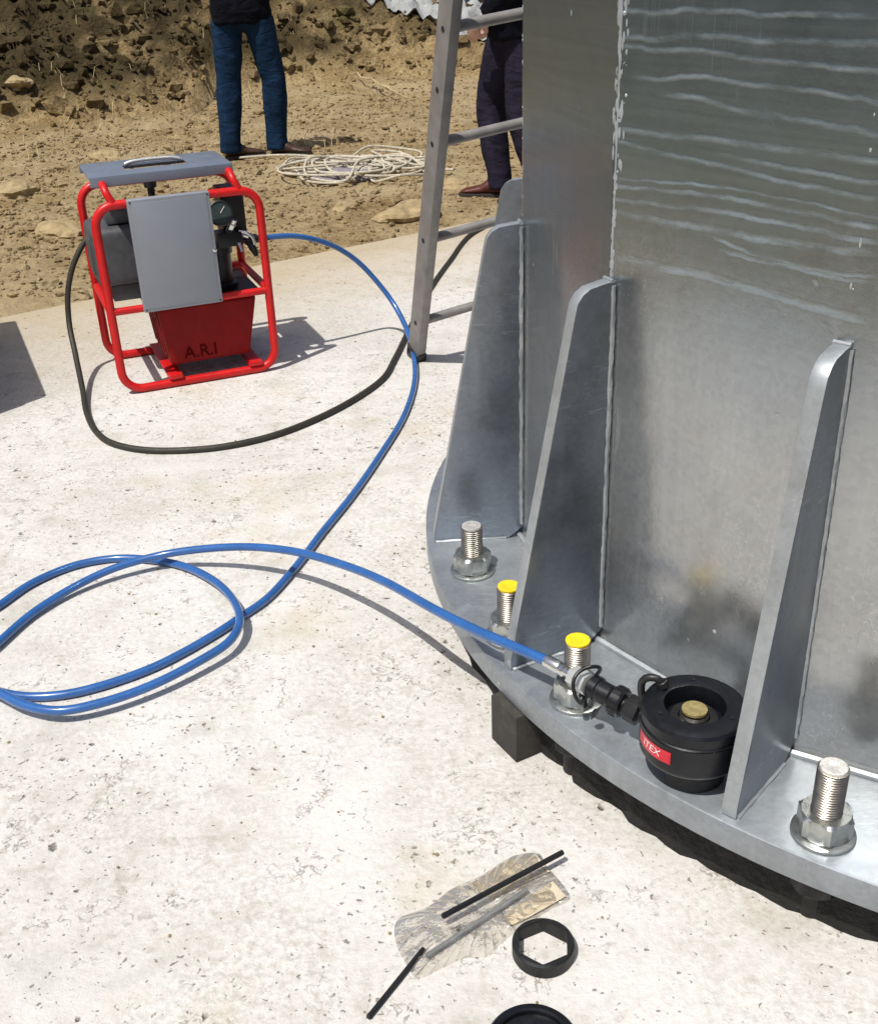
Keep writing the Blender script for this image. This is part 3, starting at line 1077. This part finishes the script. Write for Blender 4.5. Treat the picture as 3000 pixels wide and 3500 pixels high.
def loop_pts(x0, x1, z0, z1, rc, y, n=7):
    pts = []
    for cx_, cz_, a0 in ((x1 - rc, z1 - rc, 0), (x0 + rc, z1 - rc, 90), (x0 + rc, z0 + rc, 180), (x1 - rc, z0 + rc, 270)):
        for k in range(n + 1):
            a = R(a0 + 90 * k / n)
            pts.append((cx_ + rc * math.cos(a), y, cz_ + rc * math.sin(a)))
    return pts


for y in (0, PD):
    MB().tube(loop_pts(0, PW, TR + .0005, .622, .065, y), TR, 14, closed=True).build("frame_loop", 'red', pump)
for y in (0, PD):
    MB().tube([(TR * .7, y, .285), (PW - TR * .7, y, .285)], TR * .9, 12).build("frame_rail", 'red', pump)
for x in (0, PW):
    MB().tube([(x, TR * .7, .286), (x, PD - TR * .7, .286)], TR * .9, 12).build("side_rail", 'red', pump)
for x in (.062, .462):
    sad = spline([(x, 0, .630), (x - .012, .004, .655), (x - .016, .03, .676), (x - .016, .09, .681), (x - .016, PD - .09, .681), (x - .016, PD - .03, .676), (x - .012, PD - .004, .655), (x, PD, .630)], .01)
    MB().tube(sad, TR * .85, 12).build("lid_support", 'red', pump)
for x in (.175, .452):
    MB().box(x - .024, x + .024, -.012, PD + .012, .0295, .0365).build("tank_foot", 'red', pump, bevel=.002)
    MB().box(x - .022, x + .022, -.016, .012, .030, .046).build("foot_clamp", 'red', pump, bevel=.003)

# lid: plate with folded lips and a hand slot
lx0, lx1, ly0, ly1, sx0, sx1, sy0, sy1 = .008, .462, .045, .315, .135, .335, .135, .215
xs_, ys_ = [lx0, sx0, sx1, lx1], [ly0, sy0, sy1, ly1]
vs, fs = [], []
for z in (.6970, .7015):
    vs += [(x, y, z) for y in ys_ for x in xs_]
for j in range(3):
    for i in range(3):
        if i == 1 and j == 1:
            continue
        a = j * 4 + i
        fs += [(16 + a, 16 + a + 1, 16 + a + 5, 16 + a + 4), (a + 4, a + 5, a + 1, a)]
for a, c_ in ((5, 6), (6, 10), (10, 9), (9, 5)):
    fs.append((c_, a, 16 + a, 16 + c_))
for a, c_ in ((0, 1), (1, 2), (2, 3), (3, 7), (7, 11), (11, 15), (15, 14), (14, 13), (13, 12), (12, 8), (8, 4), (4, 0)):
    fs.append((a, c_, 16 + c_, 16 + a))
lid = MB().add(vs, fs).build("lid_plate", 'lid', pump, bevel=.001)
MB().box(lx0 + .001, lx1 - .001, ly0 - .003, ly0 - .0005, .672, .699).build("lid_lip", 'lid', lid, bevel=.001)
MB().box(lx0 + .001, lx1 - .001, ly1 + .0005, ly1 + .003, .672, .699).build("lid_lip", 'lid', lid, bevel=.001)
# bright bar added for the sunlit far wall of the hand slot
MB().tube(spline([(sx0 + .01, sy1 + .004, .703), (sx0 + .03, sy1 + .005, .709), (sx1 - .03, sy1 + .005, .709), (sx1 - .01, sy1 + .004, .703)], .01), .006, 10).build("slot_lit_wall", 'nut_bright', lid)
# control panel
pan = MB().box(.101, .358, -.046, -.0165, .281, .640).build("control_panel", 'panel', pump, bevel=.004, bseg=3)
MB().box(.112, .347, -.0475, -.0455, .292, .629).build("panel_door", 'panel', pan, bevel=.0009)
MB().lathe([(0, 0), (.007, 0), (.007, .004), (.003, .005), (0, .005)], 16, frame_to((.352, -.0455, .455), (0, -1, 0))).build("panel_lock", 'chrome', pan)
for x, z in ((.1085, .632), (.3505, .632), (.1085, .289), (.3505, .289)):
    MB().lathe([(0, 0), (.003, 0), (.0025, .0015), (0, .0018)], 10, frame_to((x, -.0458, z), (0, -1, 0))).build("panel_screw", 'blackmatt', pan)
# oil tank, tapered
tz0, tz1 = .064, .266
bot = [(.170, .030), (.444, .030), (.444, .310), (.170, .310)]
tp = [(.150, .020), (.485, .020), (.485, .330), (.150, .330)]
vs = [(x, y, tz0) for x, y in bot] + [(x, y, tz1) for x, y in tp]
tank = MB().add(vs, [(3, 2, 1, 0), (4, 5, 6, 7)] + [(i, (i + 1) % 4, 4 + (i + 1) % 4, 4 + i) for i in range(4)]).build("oil_tank", 'red_tank', pump, bevel=.012, bseg=4)
for k in range(5):
    y = .065 + k * .055
    MB().add([(.150 - .004, y - .006, tz1 - .012), (.150 - .004, y + .006, tz1 - .012), (.166 - .002, y + .006, tz0 + .02), (.166 - .002, y - .006, tz0 + .02),
              (.158, y - .006, tz1 - .012), (.158, y + .006, tz1 - .012), (.174, y + .006, tz0 + .02), (.174, y - .006, tz0 + .02)],
             [(0, 1, 2, 3), (0, 4, 5, 1), (1, 5, 6, 2), (2, 6, 7, 3), (3, 7, 4, 0)]).build("cooling_fin", 'red_tank', tank, smooth=False)
tv, tf = text_mesh("A.R.I", .062)
MB().add([(.275 + v.x * .95, .0235 - .0018 + (.0455 - (.115 + v.y)) * -.0 + (1 - (.105 + v.y - tz0) / (tz1 - tz0)) * .010 - .0045, .100 + v.y) for v in tv], tf).build("lettering", 'darkred', tank, smooth=False)
MB().box(.120, .505, .016, .350, .267, .280).build("tank_lid", 'black', pump, bevel=.003)
# motor lying behind the panel
MB().box(-.012, .245, .105, .330, .336, .526).build("motor_housing", 'motor', pump, bevel=.030, bseg=5)
MB().box(-.0155, -.0118, .150, .285, .375, .490).build("fan_cover", 'motor', pump, bevel=.0015)
MB().box(.05, .16, .15, .26, .530, .572).build("terminal_box", 'motor', pump, bevel=.006)
MB().box(.03, .20, .13, .30, .281, .334).build("motor_foot", 'motor', pump, bevel=.004)
MB().lathe([(0, .57), (.012, .57), (.012, .622), (.021, .626), (.022, .662), (.018, .667), (0, .667)], 20, Matrix.Translation((.215, .205, 0))).build("filler_knob", 'black', pump, angle=30)
# gauge, valve block, pump body and outlet
gm = frame_to((.402, .045, .548), (-.05, -1, .25))
g = MB().lathe([(0, -.028), (.034, -.028), (.040, -.022), (.042, .0), (.042, .006), (.038, .009), (.036, .006)], 36, gm).build("pressure_gauge", 'black', pump, angle=30)
MB().lathe([(0, .0055), (.0365, .0055)], 36, gm).build("gauge_glass", 'gauge', g, smooth=False)
MB().tube([gm @ Vector((0, 0, .0065)), gm @ Vector((.016, .020, .0065))], .0012, 6).build("gauge_needle", 'white', g)
MB().box(.420, .500, .110, .215, .445, .610).build("relay_box", 'black', pump, bevel=.006)
vb = MB().box(.385, .470, .060, .130, .430, .478).build("valve_block", 'blacksteel', pump, bevel=.004)
MB().lathe([(0, 0), (.011, 0), (.013, .003), (.013, .034), (.009, .037), (.009, .050), (0, .050)], 6, frame_to((.432, .085, .474), (.35, -.35, .8))).build("valve_cap", 'chrome', vb, angle=20)
MB().lathe([(0, 0), (.009, 0), (.010, .002), (.010, .030), (0, .032)], 16, frame_to((.466, .085, .462), (.9, -.2, -.25))).build("valve_nipple", 'chrome', vb)
MB().lathe([(0, 0), (.007, 0), (.007, .03), (0, .03)], 12, frame_to((.455, .062, .44), (.2, -.3, -.9))).build("valve_nipple", 'chrome', vb)
MB().tube(spline([(.462, .07, .476), (.485, .06, .470), (.503, .055, .452), (.507, .055, .430)], .008), .006, 10).build("outlet_pipe", 'chrome', pump)
mo = frame_to((.492, .098, .440), (1, .12, -.06))
oc = MB().lathe([(0, -.03), (.013, -.03), (.013, -.008), (.019, -.006), (.019, .018), (.015, .020), (.015, .034), (0, .034)], 24, mo).build("outlet_coupling", 'black', pump, angle=28)
MB().tube([(.498, .088, .428), (.505, .080, .412), (.511, .073, .398), (.512, .070, .386)], [.012, .0125, .010, .007], 10).build("dust_cap", 'black', oc)
MB().lathe([(0, .279), (.050, .279), (.052, .283), (.052, .300), (.040, .305), (.040, .400), (.047, .403), (.047, .432), (0, .432)], 28, Matrix.Translation((.395, .12, 0))).build("pump_body", 'blacksteel', pump, angle=30)
MB().lathe([(0, 0), (.005, 0), (.005, .006), (0, .006)], 12, frame_to((.366, .055, .436), (-.2, -1, .2))).build("valve_plug", 'chrome', pump)

# ================================================================== LADDER
ladder = empty("ladder", (-.06, 3.76, 0))
tag(ladder, "aluminium ladder with round rungs leaning against the back of the tower", "ladder")
S0 = Vector((.143, -.560, 1.184)).normalized()
RD = Vector((.895, .436, .098))
RD = (RD - S0 * RD.dot(S0)).normalized()
ND = S0.cross(RD).normalized()
LL, LW = 2.05, .40
mb_ = Matrix((RD, ND, S0)).transposed().to_4x4()
for k in (0, 1):
    base = Matrix.Translation(RD * (LW * k)) @ mb_
    st = MB().box(-.016, .016, -.036, .036, .014, LL, base).build("rail", 'alu', ladder, bevel=.003)
    MB().box(-.019, .019, -.040, .040, -.008, .05, base).build("rubber_foot", 'black', st, bevel=.004)
    ts = [.175 + .355 * i for i in range(6)]
    for t in ts + ([1.06] if k == 0 else []):
        s = -1 if k == 0 else 1
        MB().lathe([(0, 0), (.0085, 0), (.0085, .0012), (.0065, .0022), (0, .0012)], 16, base @ Matrix.Translation((s * .0157, 0, t)) @ Matrix.Rotation(R(-90 if k == 0 else 90), 4, 'Y')).build("rung_hole", 'hole', st, angle=30)
for i in range(6):
    t = .175 + .355 * i
    p0 = S0 * t + RD * .0162
    p1 = S0 * t + RD * (LW - .0162)
    MB().tube([p0, p1], .0155, 16).build("rung", 'alu', ladder)

# ================================================================== PEOPLE
def ellip(b, c, r, seg=20, rings=12):
    vs, fs = [], []
    for i in range(rings + 1):
        th = math.pi * i / rings
        for k in range(seg):
            a = 2 * math.pi * k / seg
            vs.append((c[0] + r[0] * math.sin(th) * math.cos(a), c[1] + r[1] * math.sin(th) * math.sin(a), c[2] + r[2] * math.cos(th)))
    for i in range(rings):
        for k in range(seg):
            fs.append((i * seg + k, (i + 1) * seg + k, (i + 1) * seg + (k + 1) % seg, i * seg + (k + 1) % seg))
    b.add(vs, fs)


def loft(b, rows, seg=24):
    """rows: (x, y, z, rx, ry), stacked upright"""
    vs = [(x + rx * math.cos(2 * math.pi * k / seg), y + ry * math.sin(2 * math.pi * k / seg), z) for x, y, z, rx, ry in rows for k in range(seg)]
    n = len(rows)
    fs = [(i * seg + k, i * seg + (k + 1) % seg, (i + 1) * seg + (k + 1) % seg, (i + 1) * seg + k) for i in range(n - 1) for k in range(seg)]
    fs += [tuple(reversed(range(seg))), tuple(range((n - 1) * seg, n * seg))]
    b.add(vs, fs)


def dense_rows(rows, step=.02):
    P = spline(rows, step)
    return P


def remeshed(b, name, mat, parent, voxel, smooth_it=3, folds=0.0, fscale=.1):
    o = b.build(name, mat, parent, sharp=False)
    m = o.modifiers.new("remesh", 'REMESH')
    m.mode = 'VOXEL'
    m.voxel_size = voxel
    m.use_smooth_shade = True
    s = o.modifiers.new("smooth", 'SMOOTH')
    s.factor = .5
    s.iterations = smooth_it
    if folds:
        tx = bpy.data.textures.new(name + "_folds", 'CLOUDS')
        tx.noise_scale = fscale
        tx.noise_depth = 2
        d = o.modifiers.new("folds", 'DISPLACE')
        d.texture = tx
        d.strength = folds
        d.mid_level = .5
    return o


def shoe(b, sole, ank, yaw, ln=.27):
    """boot from the ankle, toe along yaw"""
    m = Matrix.Translation((ank[0], ank[1], ank[2])) @ Matrix.Rotation(yaw, 4, 'Z') @ Matrix.Translation((.035, 0, 0))
    rows = [(-.075, .030, .060), (-.060, .037, .085), (-.02, .042, .105), (.03, .042, .100), (.07, .043, .070), (.115, .047, .058), (.155, .046, .050), (.180, .036, .040), (.192, .018, .030)]
    seg, vs = 16, []
    for x, w, h in rows:
        for k in range(seg):
            a = 2 * math.pi * k / seg
            vs.append(m @ Vector((x, w * math.cos(a), .018 + max(0, (math.sin(a) * .5 + .5)) * (h - .018))))
    n = len(rows)
    fs = [(i * seg + k, (i + 1) * seg + k, (i + 1) * seg + (k + 1) % seg, i * seg + (k + 1) % seg) for i in range(n - 1) for k in range(seg)]
    fs += [tuple(range(seg)), tuple(reversed(range((n - 1) * seg, n * seg)))]
    b.add(vs, fs)
    b.tube([m @ Vector((-.035, 0, .06)), m @ Vector((-.035, 0, .10)), m @ Vector((-.036, 0, .135))], [.045, .046, .047], 16)
    out = []
    for sx, w in ((-.082, .012), (-.075, .030), (-.05, .040), (0, .043), (.05, .043), (.10, .049), (.15, .049), (.182, .038), (.197, .016)):
        out.append((sx, w))
    poly = [(x, -w) for x, w in out] + [(x, w) for x, w in reversed(out)]
    sole.prism(poly, 0.0, .024, m)


def hand(b, wrist, d, palm_n, flip):
    """open, slightly curled hand hanging from the wrist along d"""
    d = Vector(d).normalized()
    pn = Vector(palm_n)
    pn = (pn - d * pn.dot(d)).normalized()
    sd_ = d.cross(pn) * flip
    w = Vector(wrist)
    b.tube([w - d * .02, w + d * .02, w + d * .055, w + d * .092], [.024, .027, .036, .034], 12, flat=.55)
    for i, (off, ln) in enumerate(((.030, .070), (.010, .080), (-.010, .075), (-.028, .058))):
        p = w + d * .085 + sd_ * off
        b.tube([p, p + d * ln * .42 + pn * .006, p + d * ln * .75 + pn * .018, p + d * ln * .95 + pn * .034], [.0095, .0090, .0082, .0065], 8)
    p = w + d * .030 + sd_ * .028
    b.tube([p, p + d * .025 + sd_ * .020 + pn * .008, p + d * .055 + sd_ * .024 + pn * .018, p + d * .078 + sd_ * .020 + pn * .024], [.013, .012, .0105, .008], 8)


def person(name, locn, yaw, legs, trouser, shoe_m, shoe_yaws, label, arms):
    """legs: for each leg (hip, knee, ankle) in local coordinates with radii; facing local +y"""
    z0 = locn[2]
    p = empty(name, locn, yaw)
    tag(p, label, "person")
    # body: one continuous figure
    b = MB()
    loft(b, dense_rows([(0, 0, .88, .150, .10), (0, -.005, .97, .160, .11), (0, .005, 1.08, .145, .10), (0, .01, 1.22, .165, .11), (0, 0, 1.36, .180, .105), (0, -.01, 1.45, .12, .075), (0, -.005, 1.50, .055, .055), (0, .005, 1.56, .052, .055)], .03))
    ellip(b, (0, .025, 1.655), (.076, .095, .118))
    ellip(b, (0, .055, 1.595), (.055, .06, .055))
    b.tube([(0, .108, 1.675), (0, .125, 1.648), (0, .118, 1.638)], [.009, .014, .010], 8)
    b.tube([(-.022, .106, 1.603), (0, .112, 1.602), (.022, .106, 1.603)], [.005, .008, .005], 8)
    for s in (-1, 1):
        ellip(b, (s * .076, .015, 1.65), (.012, .020, .032), 10, 8)
    for hip, knee, ank in legs:
        b.tube([hip, knee, ank], [.075, .052, .038], 16)
    for sh, elb, wr, pn, fl in arms:
        b.tube([(sh[0] * .6, sh[1], sh[2]), sh, elb, wr], [.05, .052, .042, .028], 14)
        hand(b, wr, Vector(wr) - Vector(elb), pn, fl)
    body_ = remeshed(b, "body", 'skin', p, .008, 2)
    for s in (-1, 1):
        e_ = MB()
        ellip(e_, (s * .031, .108, 1.668), (.012, .009, .008), 12, 8)
        e_.build("eye", 'white', body_)
    b = MB()
    ellip(b, (0, .002, 1.690), (.084, .100, .100))
    ellip(b, (0, -.030, 1.640), (.078, .072, .090))
    remeshed(b, "hair", 'hair', p, .010, 2, .02, .02)
    # trousers
    b = MB()
    for hip, knee, ank, in legs:
        h, k, a = Vector(hip), Vector(knee), Vector(ank)
        rows = [(*(a + Vector((0, 0, -.045))), .074), (*(a + Vector((0, 0, .03))), .070), (*(a.lerp(k, .45)), .078), (*(a.lerp(k, .8)), .084), (*k, .082), (*(k.lerp(h, .35)), .090), (*(k.lerp(h, .75)), .098), (*h, .100)]
        rr = spline(rows, .03)
        b.tube([q[:3] for q in rr], [q[3] for q in rr], 20)
    hx = sum(l[0][0] for l in legs) / 2
    hy = sum(l[0][1] for l in legs) / 2
    loft(b, dense_rows([(hx, hy, .795, .075, .075), (hx, hy - .01, .85, .165, .115), (hx, hy - .01, .93, .170, .120), (hx, hy, 1.02, .165, .115), (hx, hy, 1.06, .16, .11)], .03))
    remeshed(b, "trousers", trouser, p, .011, 4, .022, .16)
    # jacket
    b = MB()
    loft(b, dense_rows([(hx, hy, .835, .188, .138), (hx, hy, .90, .196, .145), (hx * .8, hy * .8, 1.03, .186, .138), (0, .005, 1.12, .178, .13), (0, .01, 1.26, .190, .135), (0, 0, 1.38, .195, .12), (0, -.012, 1.455, .12, .085), (0, -.005, 1.51, .070, .070)], .03))
    for sh, elb, wr, pn, fl in arms:
        w2 = Vector(elb).lerp(Vector(wr), .97)
        b.tube(spline([(sh[0] * .6, sh[1], sh[2]), sh, Vector(sh).lerp(Vector(elb), .5)[:], elb, Vector(elb).lerp(Vector(wr), .5)[:], w2[:]], .03),
               .058, 16)
    remeshed(b, "jacket", 'jacket', p, .013, 3, .03, .10)
    for (hip, knee, ank), sy in zip(legs, shoe_yaws):
        b, so_ = MB(), MB()
        shoe(b, so_, (ank[0], ank[1], 0), sy)
        s_ = remeshed(b, "shoe", shoe_m, p, .007, 2)
        so_.build("sole", 'sole', s_, bevel=.003)
    return p


g1 = terrain_z(-1.15, 7.85)
person("person", (-1.143, 7.82, g1), 0.0,
       [((-.100, 0, .86), (-.128, .015, .50), (-.160, -.02, .09)), ((.100, 0, .86), (.165, .02, .49), (.148, .03, .09))],
       'jeans', 'leather', (R(20), R(-5)),
       "person in blue jeans and brown shoes standing on the earth behind the red pump",
       [((-.20, -.01, 1.40), (-.235, .03, 1.13), (-.07, .23, 1.12), (0, -1, .3), 1), ((.20, -.01, 1.40), (.235, .03, 1.13), (.07, .24, 1.15), (0, -1, .3), -1)])
g2 = terrain_z(.48, 6.28)
person("person", (.52, 6.28, g2), R(78),
       [((0.02, .075, .86), (.06, .17, .49), (.05, .125, .09)), ((-.10, -.02, .86), (-.12, -.02, .48), (-.11, -.12, .09))],
       'purple', 'redleather', (R(85), R(92)),
       "person in dark purplish work trousers and red-brown shoes, half hidden behind the ladder and tower",
       [((-.20, -.01, 1.40), (-.25, .0, 1.12), (-.20, .15, .95), (1, 0, 0), 1), ((.20, -.01, 1.40), (.25, .02, 1.12), (.17, .17, .94), (-1, 0, 0), -1)])

# ================================================================== ROPE PILE, CLOTH, SHEETS
rope = empty("rope", (-.45, 7.1, 0))
tag(rope, "tangled pile of off-white rope lying on the earth behind the pump", "rope")
rs = random.Random(5)
pts = [(-.80, .66), (-.55, .62), (-.30, .50)]
cx_, cy_ = -.15, .05
for k in range(11):
    w_, h_ = rs.uniform(.16, .34), rs.uniform(.12, .30)
    ox, oy = rs.uniform(-.16, .22), rs.uniform(-.18, .22)
    a0 = rs.uniform(0, 6.28)
    for j in range(6):
        a = a0 + j * 1.02
        pts.append((cx_ + ox + w_ * math.cos(a) * rs.uniform(.85, 1.15), cy_ + oy + h_ * math.sin(a) * rs.uniform(.8, 1.2)))
pts += [(.35, .25), (.5, -.05), (.62, -.14)]
P3 = []
for i, (x, y) in enumerate(pts):
    wx, wy = x - .45, y + 7.1
    rr = math.hypot(x + .1, (y - .05) * 1.2)
    pile = .11 * math.exp(-(rr / .32) ** 2) * (.25 + .75 * i / len(pts))
    P3.append((x, y, terrain_z(wx, wy) + .014 + pile + rs.uniform(0, .02)))
MB().tube(spline(P3, .025), .0075, 7).build("rope_strand", 'rope', rope)
pts = []
for k in range(9):
    w_, h_ = rs.uniform(.14, .24), rs.uniform(.10, .28)
    ox, oy = rs.uniform(.14, .36), rs.uniform(-.08, .40)
    a0 = rs.uniform(0, 6.28)
    for j in range(6):
        a = a0 - j * 1.0
        pts.append((ox + w_ * math.cos(a), oy + h_ * math.sin(a)))
MB().tube(spline([(x, y, terrain_z(x - .45, y + 7.1) + .014 + rs.uniform(0, .05)) for x, y in pts], .025), .0075, 7).build("rope_strand", 'rope', rope)

bm = bmesh.new()
bmesh.ops.create_icosphere(bm, subdivisions=4, radius=1)
for v in bm.verts:
    c = v.co.copy()
    k = 1 + .30 * mnoise.fractal(c * 1.9, 1.0, 2.0, 4)
    v.co = Vector((c.x * .24 * k, c.y * .17 * k, max(-.2, c.z) * .055 * k))
me = bpy.data.meshes.new("cloth_bundle")
bm.to_mesh(me)
bm.free()
me.materials.append(M['cloth'])
me.polygons.foreach_set("use_smooth", [True] * len(me.polygons))
o = bpy.data.objects.new("cloth_bundle", me)
COL.objects.link(o)
o.location = (-.50, 7.12, terrain_z(-.50, 7.12) + .01)
tag(o, "mauve grey bundle of cloth lying under the rope pile", "cloth bundle")


def crumpled(name, mat, c, size, rz, amp, tilt, label, cat, seedv, n=36):
    vs, fs = [], []
    for j in range(n + 1):
        for i in range(n + 1):
            x, y = (i / n - .5) * size[0], (j / n - .5) * size[1]
            wob = 1 + .25 * fbm(x * 2 + seedv, y * 2, 1.0)
            q = Matrix.Rotation(rz, 3, 'Z') @ Vector((x * wob, y * wob, 0))
            z = terrain_z(c[0] + q.x, c[1] + q.y) + .03 + amp * (abs(fbm(x * 2.2 + seedv, y * 2.2, 3.0)) + .5 * abs(fbm(x * 6 + seedv, y * 6, 6.0)))
            vs.append((q.x, q.y, z))
    for j in range(n):
        for i in range(n):
            fs.append((j * (n + 1) + i, j * (n + 1) + i + 1, (j + 1) * (n + 1) + i + 1, (j + 1) * (n + 1) + i))
    o = MB().add(vs, fs).build(name, mat, sharp=False)
    o.location = (c[0], c[1], 0)
    m = o.modifiers.new("thickness", 'SOLIDIFY')
    m.thickness = .004
    tag(o, label, cat)
    return o


crumpled("plastic_sheet", 'sheet', (-.10, 12.9), (1.2, .6), R(-12), .12, 0, "crumpled grey white plastic sheet at the top of the bank left of the ladder", "plastic sheet", 2.0)
crumpled("plastic_sheet", 'sheet', (.66, 12.6), (.8, .8), R(10), .12, 0, "crumpled grey plastic sheet at the top of the bank between ladder and tower", "plastic sheet", 8.0)

pA, pB = Vector((-.66, 11.6, 0)), Vector((-.13, 10.2, 0))
cp_ = []
for k in range(15):
    q = pA.lerp(pB, k / 14)
    cp_.append((q.x - pA.x, q.y - pA.y, terrain_z(q.x, q.y) + .05 + .05 * math.sin(k / 14 * math.pi)))
o = MB().tube(cp_, .008, 6).build("dry_stick", 'straw')
o.location = (pA.x, pA.y, 0)
tag(o, "long thin pale stick slanting down the dark bank left of the ladder", "stick")

# ================================================================== SMALL THINGS ON THE SLAB
def rod(name, p, q, r, mat, label, z=None):
    p, q = Vector((*p, z or r)), Vector((*q, z or r))
    d = q - p
    m = frame_to((0, 0, p.z), d)
    L_ = d.length
    o = MB().lathe([(0, 0), (r - .0012, 0), (r, .0012), (r, L_ - .0012), (r - .0012, L_), (0, L_)], 6, m).build(name, mat, angle=20)
    o.location = (p.x, p.y, 0)
    tag(o, label, "steel bar")
    return o


rod("steel_bar", (-.019, 1.210), (.179, 1.333), .0048, 'blackmatt', "long black steel bar lying across the clear plastic bag", .024)
rod("steel_bar", (-.048, 1.169), (-.127, 1.053), .0042, 'blackmatt', "short black steel bar at the lower left corner of the plastic bag")

# clear plastic bag
BAG = [(-.091, 1.188), (-.088, 1.228), (-.043, 1.251), (.001, 1.289), (.041, 1.309), (.100, 1.351), (.142, 1.354), (.152, 1.325), (.168, 1.297), (.181, 1.256),
       (.150, 1.237), (.091, 1.195), (.060, 1.166), (.047, 1.152), (.011, 1.150), (-.024, 1.133), (-.058, 1.118), (-.073, 1.141)]
bc = Vector((.045, 1.235))
bag = empty("plastic_bag", (bc.x, bc.y, 0))
tag(bag, "crumpled clear plastic bag with a grey bar inside, beside the black ring", "plastic bag")


def film_layer(zb, amp, seedv, shrink):
    nr, no = 44, 220
    ol = spline([(x, y, 0) for x, y in BAG], .004, True)
    idx = np.linspace(0, len(ol) - 1, no, endpoint=False).astype(int)
    ol = [Vector(ol[i]) for i in idx]
    vs = [(0, 0, zb + .006)]
    fs = []
    for j in range(1, nr + 1):
        f = j / nr
        for k in range(no):
            q = (Vector((ol[k].x, ol[k].y)) - bc) * f * shrink
            e_ = 1 - f ** 6
            z = .0015 + (zb + amp * (1.4 * abs(fbm(q.x * 17 + seedv, q.y * 17, 1.0, 2)) + .35 * abs(fbm(q.x * 48 + seedv, q.y * 48, 4.0, 2)))) * e_
            vs.append((q.x, q.y, z))
    for k in range(no):
        fs.append((0, 1 + k, 1 + (k + 1) % no))
    for j in range(nr - 1):
        for k in range(no):
            a = 1 + j * no + k
            b_ = 1 + j * no + (k + 1) % no
            fs.append((a, a + no, b_ + no, b_))
    return MB().add(vs, fs)


film_layer(.005, .006, 3.0, 1.0).build("bag_film", 'film', bag, sharp=False)
mrod = frame_to((-.044 - bc.x, 1.152 - bc.y, .007), (.161, .121, 0))
MB().lathe([(0, 0), (.0040, 0), (.0040, .20), (0, .20)], 12, mrod).build("packed_bar", 'greyrod', bag)
for poly_, z_ in ((((.020, 1.288), (.092, 1.340), (.138, 1.348), (.156, 1.312), (.060, 1.262)), .0035), (((.075, 1.225), (.158, 1.290), (.175, 1.258), (.118, 1.222), (.085, 1.205)), .0050)):
    MB().prism([(x - bc.x, y - bc.y) for x, y in poly_], z_, z_ + .0006).build("paper_slip", 'paperfilm', bag, smooth=False)

# black sleeve ring with hexagon bore
seg = 96
rows = []
ro, hr, rh = .0460, .0705, .026
for z, kind in ((.0005, 'o0'), (.003, 'o'), (rh - .003, 'o'), (rh, 'o0'), (rh, 'h0'), (rh - .002, 'h'), (.0005, 'h')):
    row = []
    for k in range(seg):
        a = 2 * math.pi * k / seg
        if kind[0] == 'o':
            rr = ro - (.003 if kind == 'o0' else 0)
        else:
            m = ((math.degrees(a) - 84 + 30) % 60) - 30
            rr = (hr / 2) / math.cos(R(30 - abs(m)))
            if kind == 'h0':
                rr += .0012
        row.append((rr * math.cos(a), rr * math.sin(a), z))
    rows.append(row)
vs = [p for r_ in rows for p in r_]
n = len(rows)
fs = [(i * seg + k, i * seg + (k + 1) % seg, ((i + 1) % n) * seg + (k + 1) % seg, ((i + 1) % n) * seg + k) for i in range(n) for k in range(seg)]
o = MB().add(vs, fs).build("hex_ring", 'blackmatt', angle=28)
o.location = (.1290, 1.155, 0)
tag(o, "black steel ring with a hexagonal hole lying flat on the concrete beside the plastic bag", "steel ring")

o = empty("round_cover", (.097, .974, 0))
tag(o, "round black cover cut off by the bottom edge below the hexagonal ring", "cover")
MB().lathe([(0, .0005), (.060, .0005), (.0635, .004), (.0635, .040), (.060, .045), (.052, .047), (.0495, .044), (.0495, .036), (.022, .034)], 64).build("cover_body", 'blacksteel', o, angle=28)
MB().lathe([(.0215, .034), (.028, .034), (.0295, .036), (.0295, .043), (.027, .045), (.0, .045)], 40).build("cover_boss", 'blacksteel', o, angle=28)

# unseen box added beyond the left edge to cast the shadow in view
A_, B_ = Vector((-1.500, 3.27)), Vector((-1.885, 4.145))
d_ = (B_ - A_).normalized()
n_ = Vector((-d_.y, d_.x))
case = empty("unseen_case", (A_.x, A_.y, 0), math.atan2(d_.y, d_.x))
tag(case, "dark box added unseen beyond the left edge whose shadow falls on the slab", "unseen box")
MB().box(0, (B_ - A_).length, 0.0, .5, .012, .48).build("case_body", 'case', case, bevel=.02, bseg=3)
MB().box(0.004, (B_ - A_).length - .004, .004, .496, .484, .645).build("case_lid", 'case', case, bevel=.02, bseg=3)
for x in (.2, .75):
    MB().box(x - .03, x + .03, -.012, -.001, .45, .52).build("case_latch", 'nut', case, bevel=.003)
for x in (.08, .86):
    for y in (.07, .43):
        MB().lathe([(0, .0005), (.02, .0005), (.024, .012), (0, .012)], 16, Matrix.Translation((x, y, 0))).build("case_foot", 'black', case)
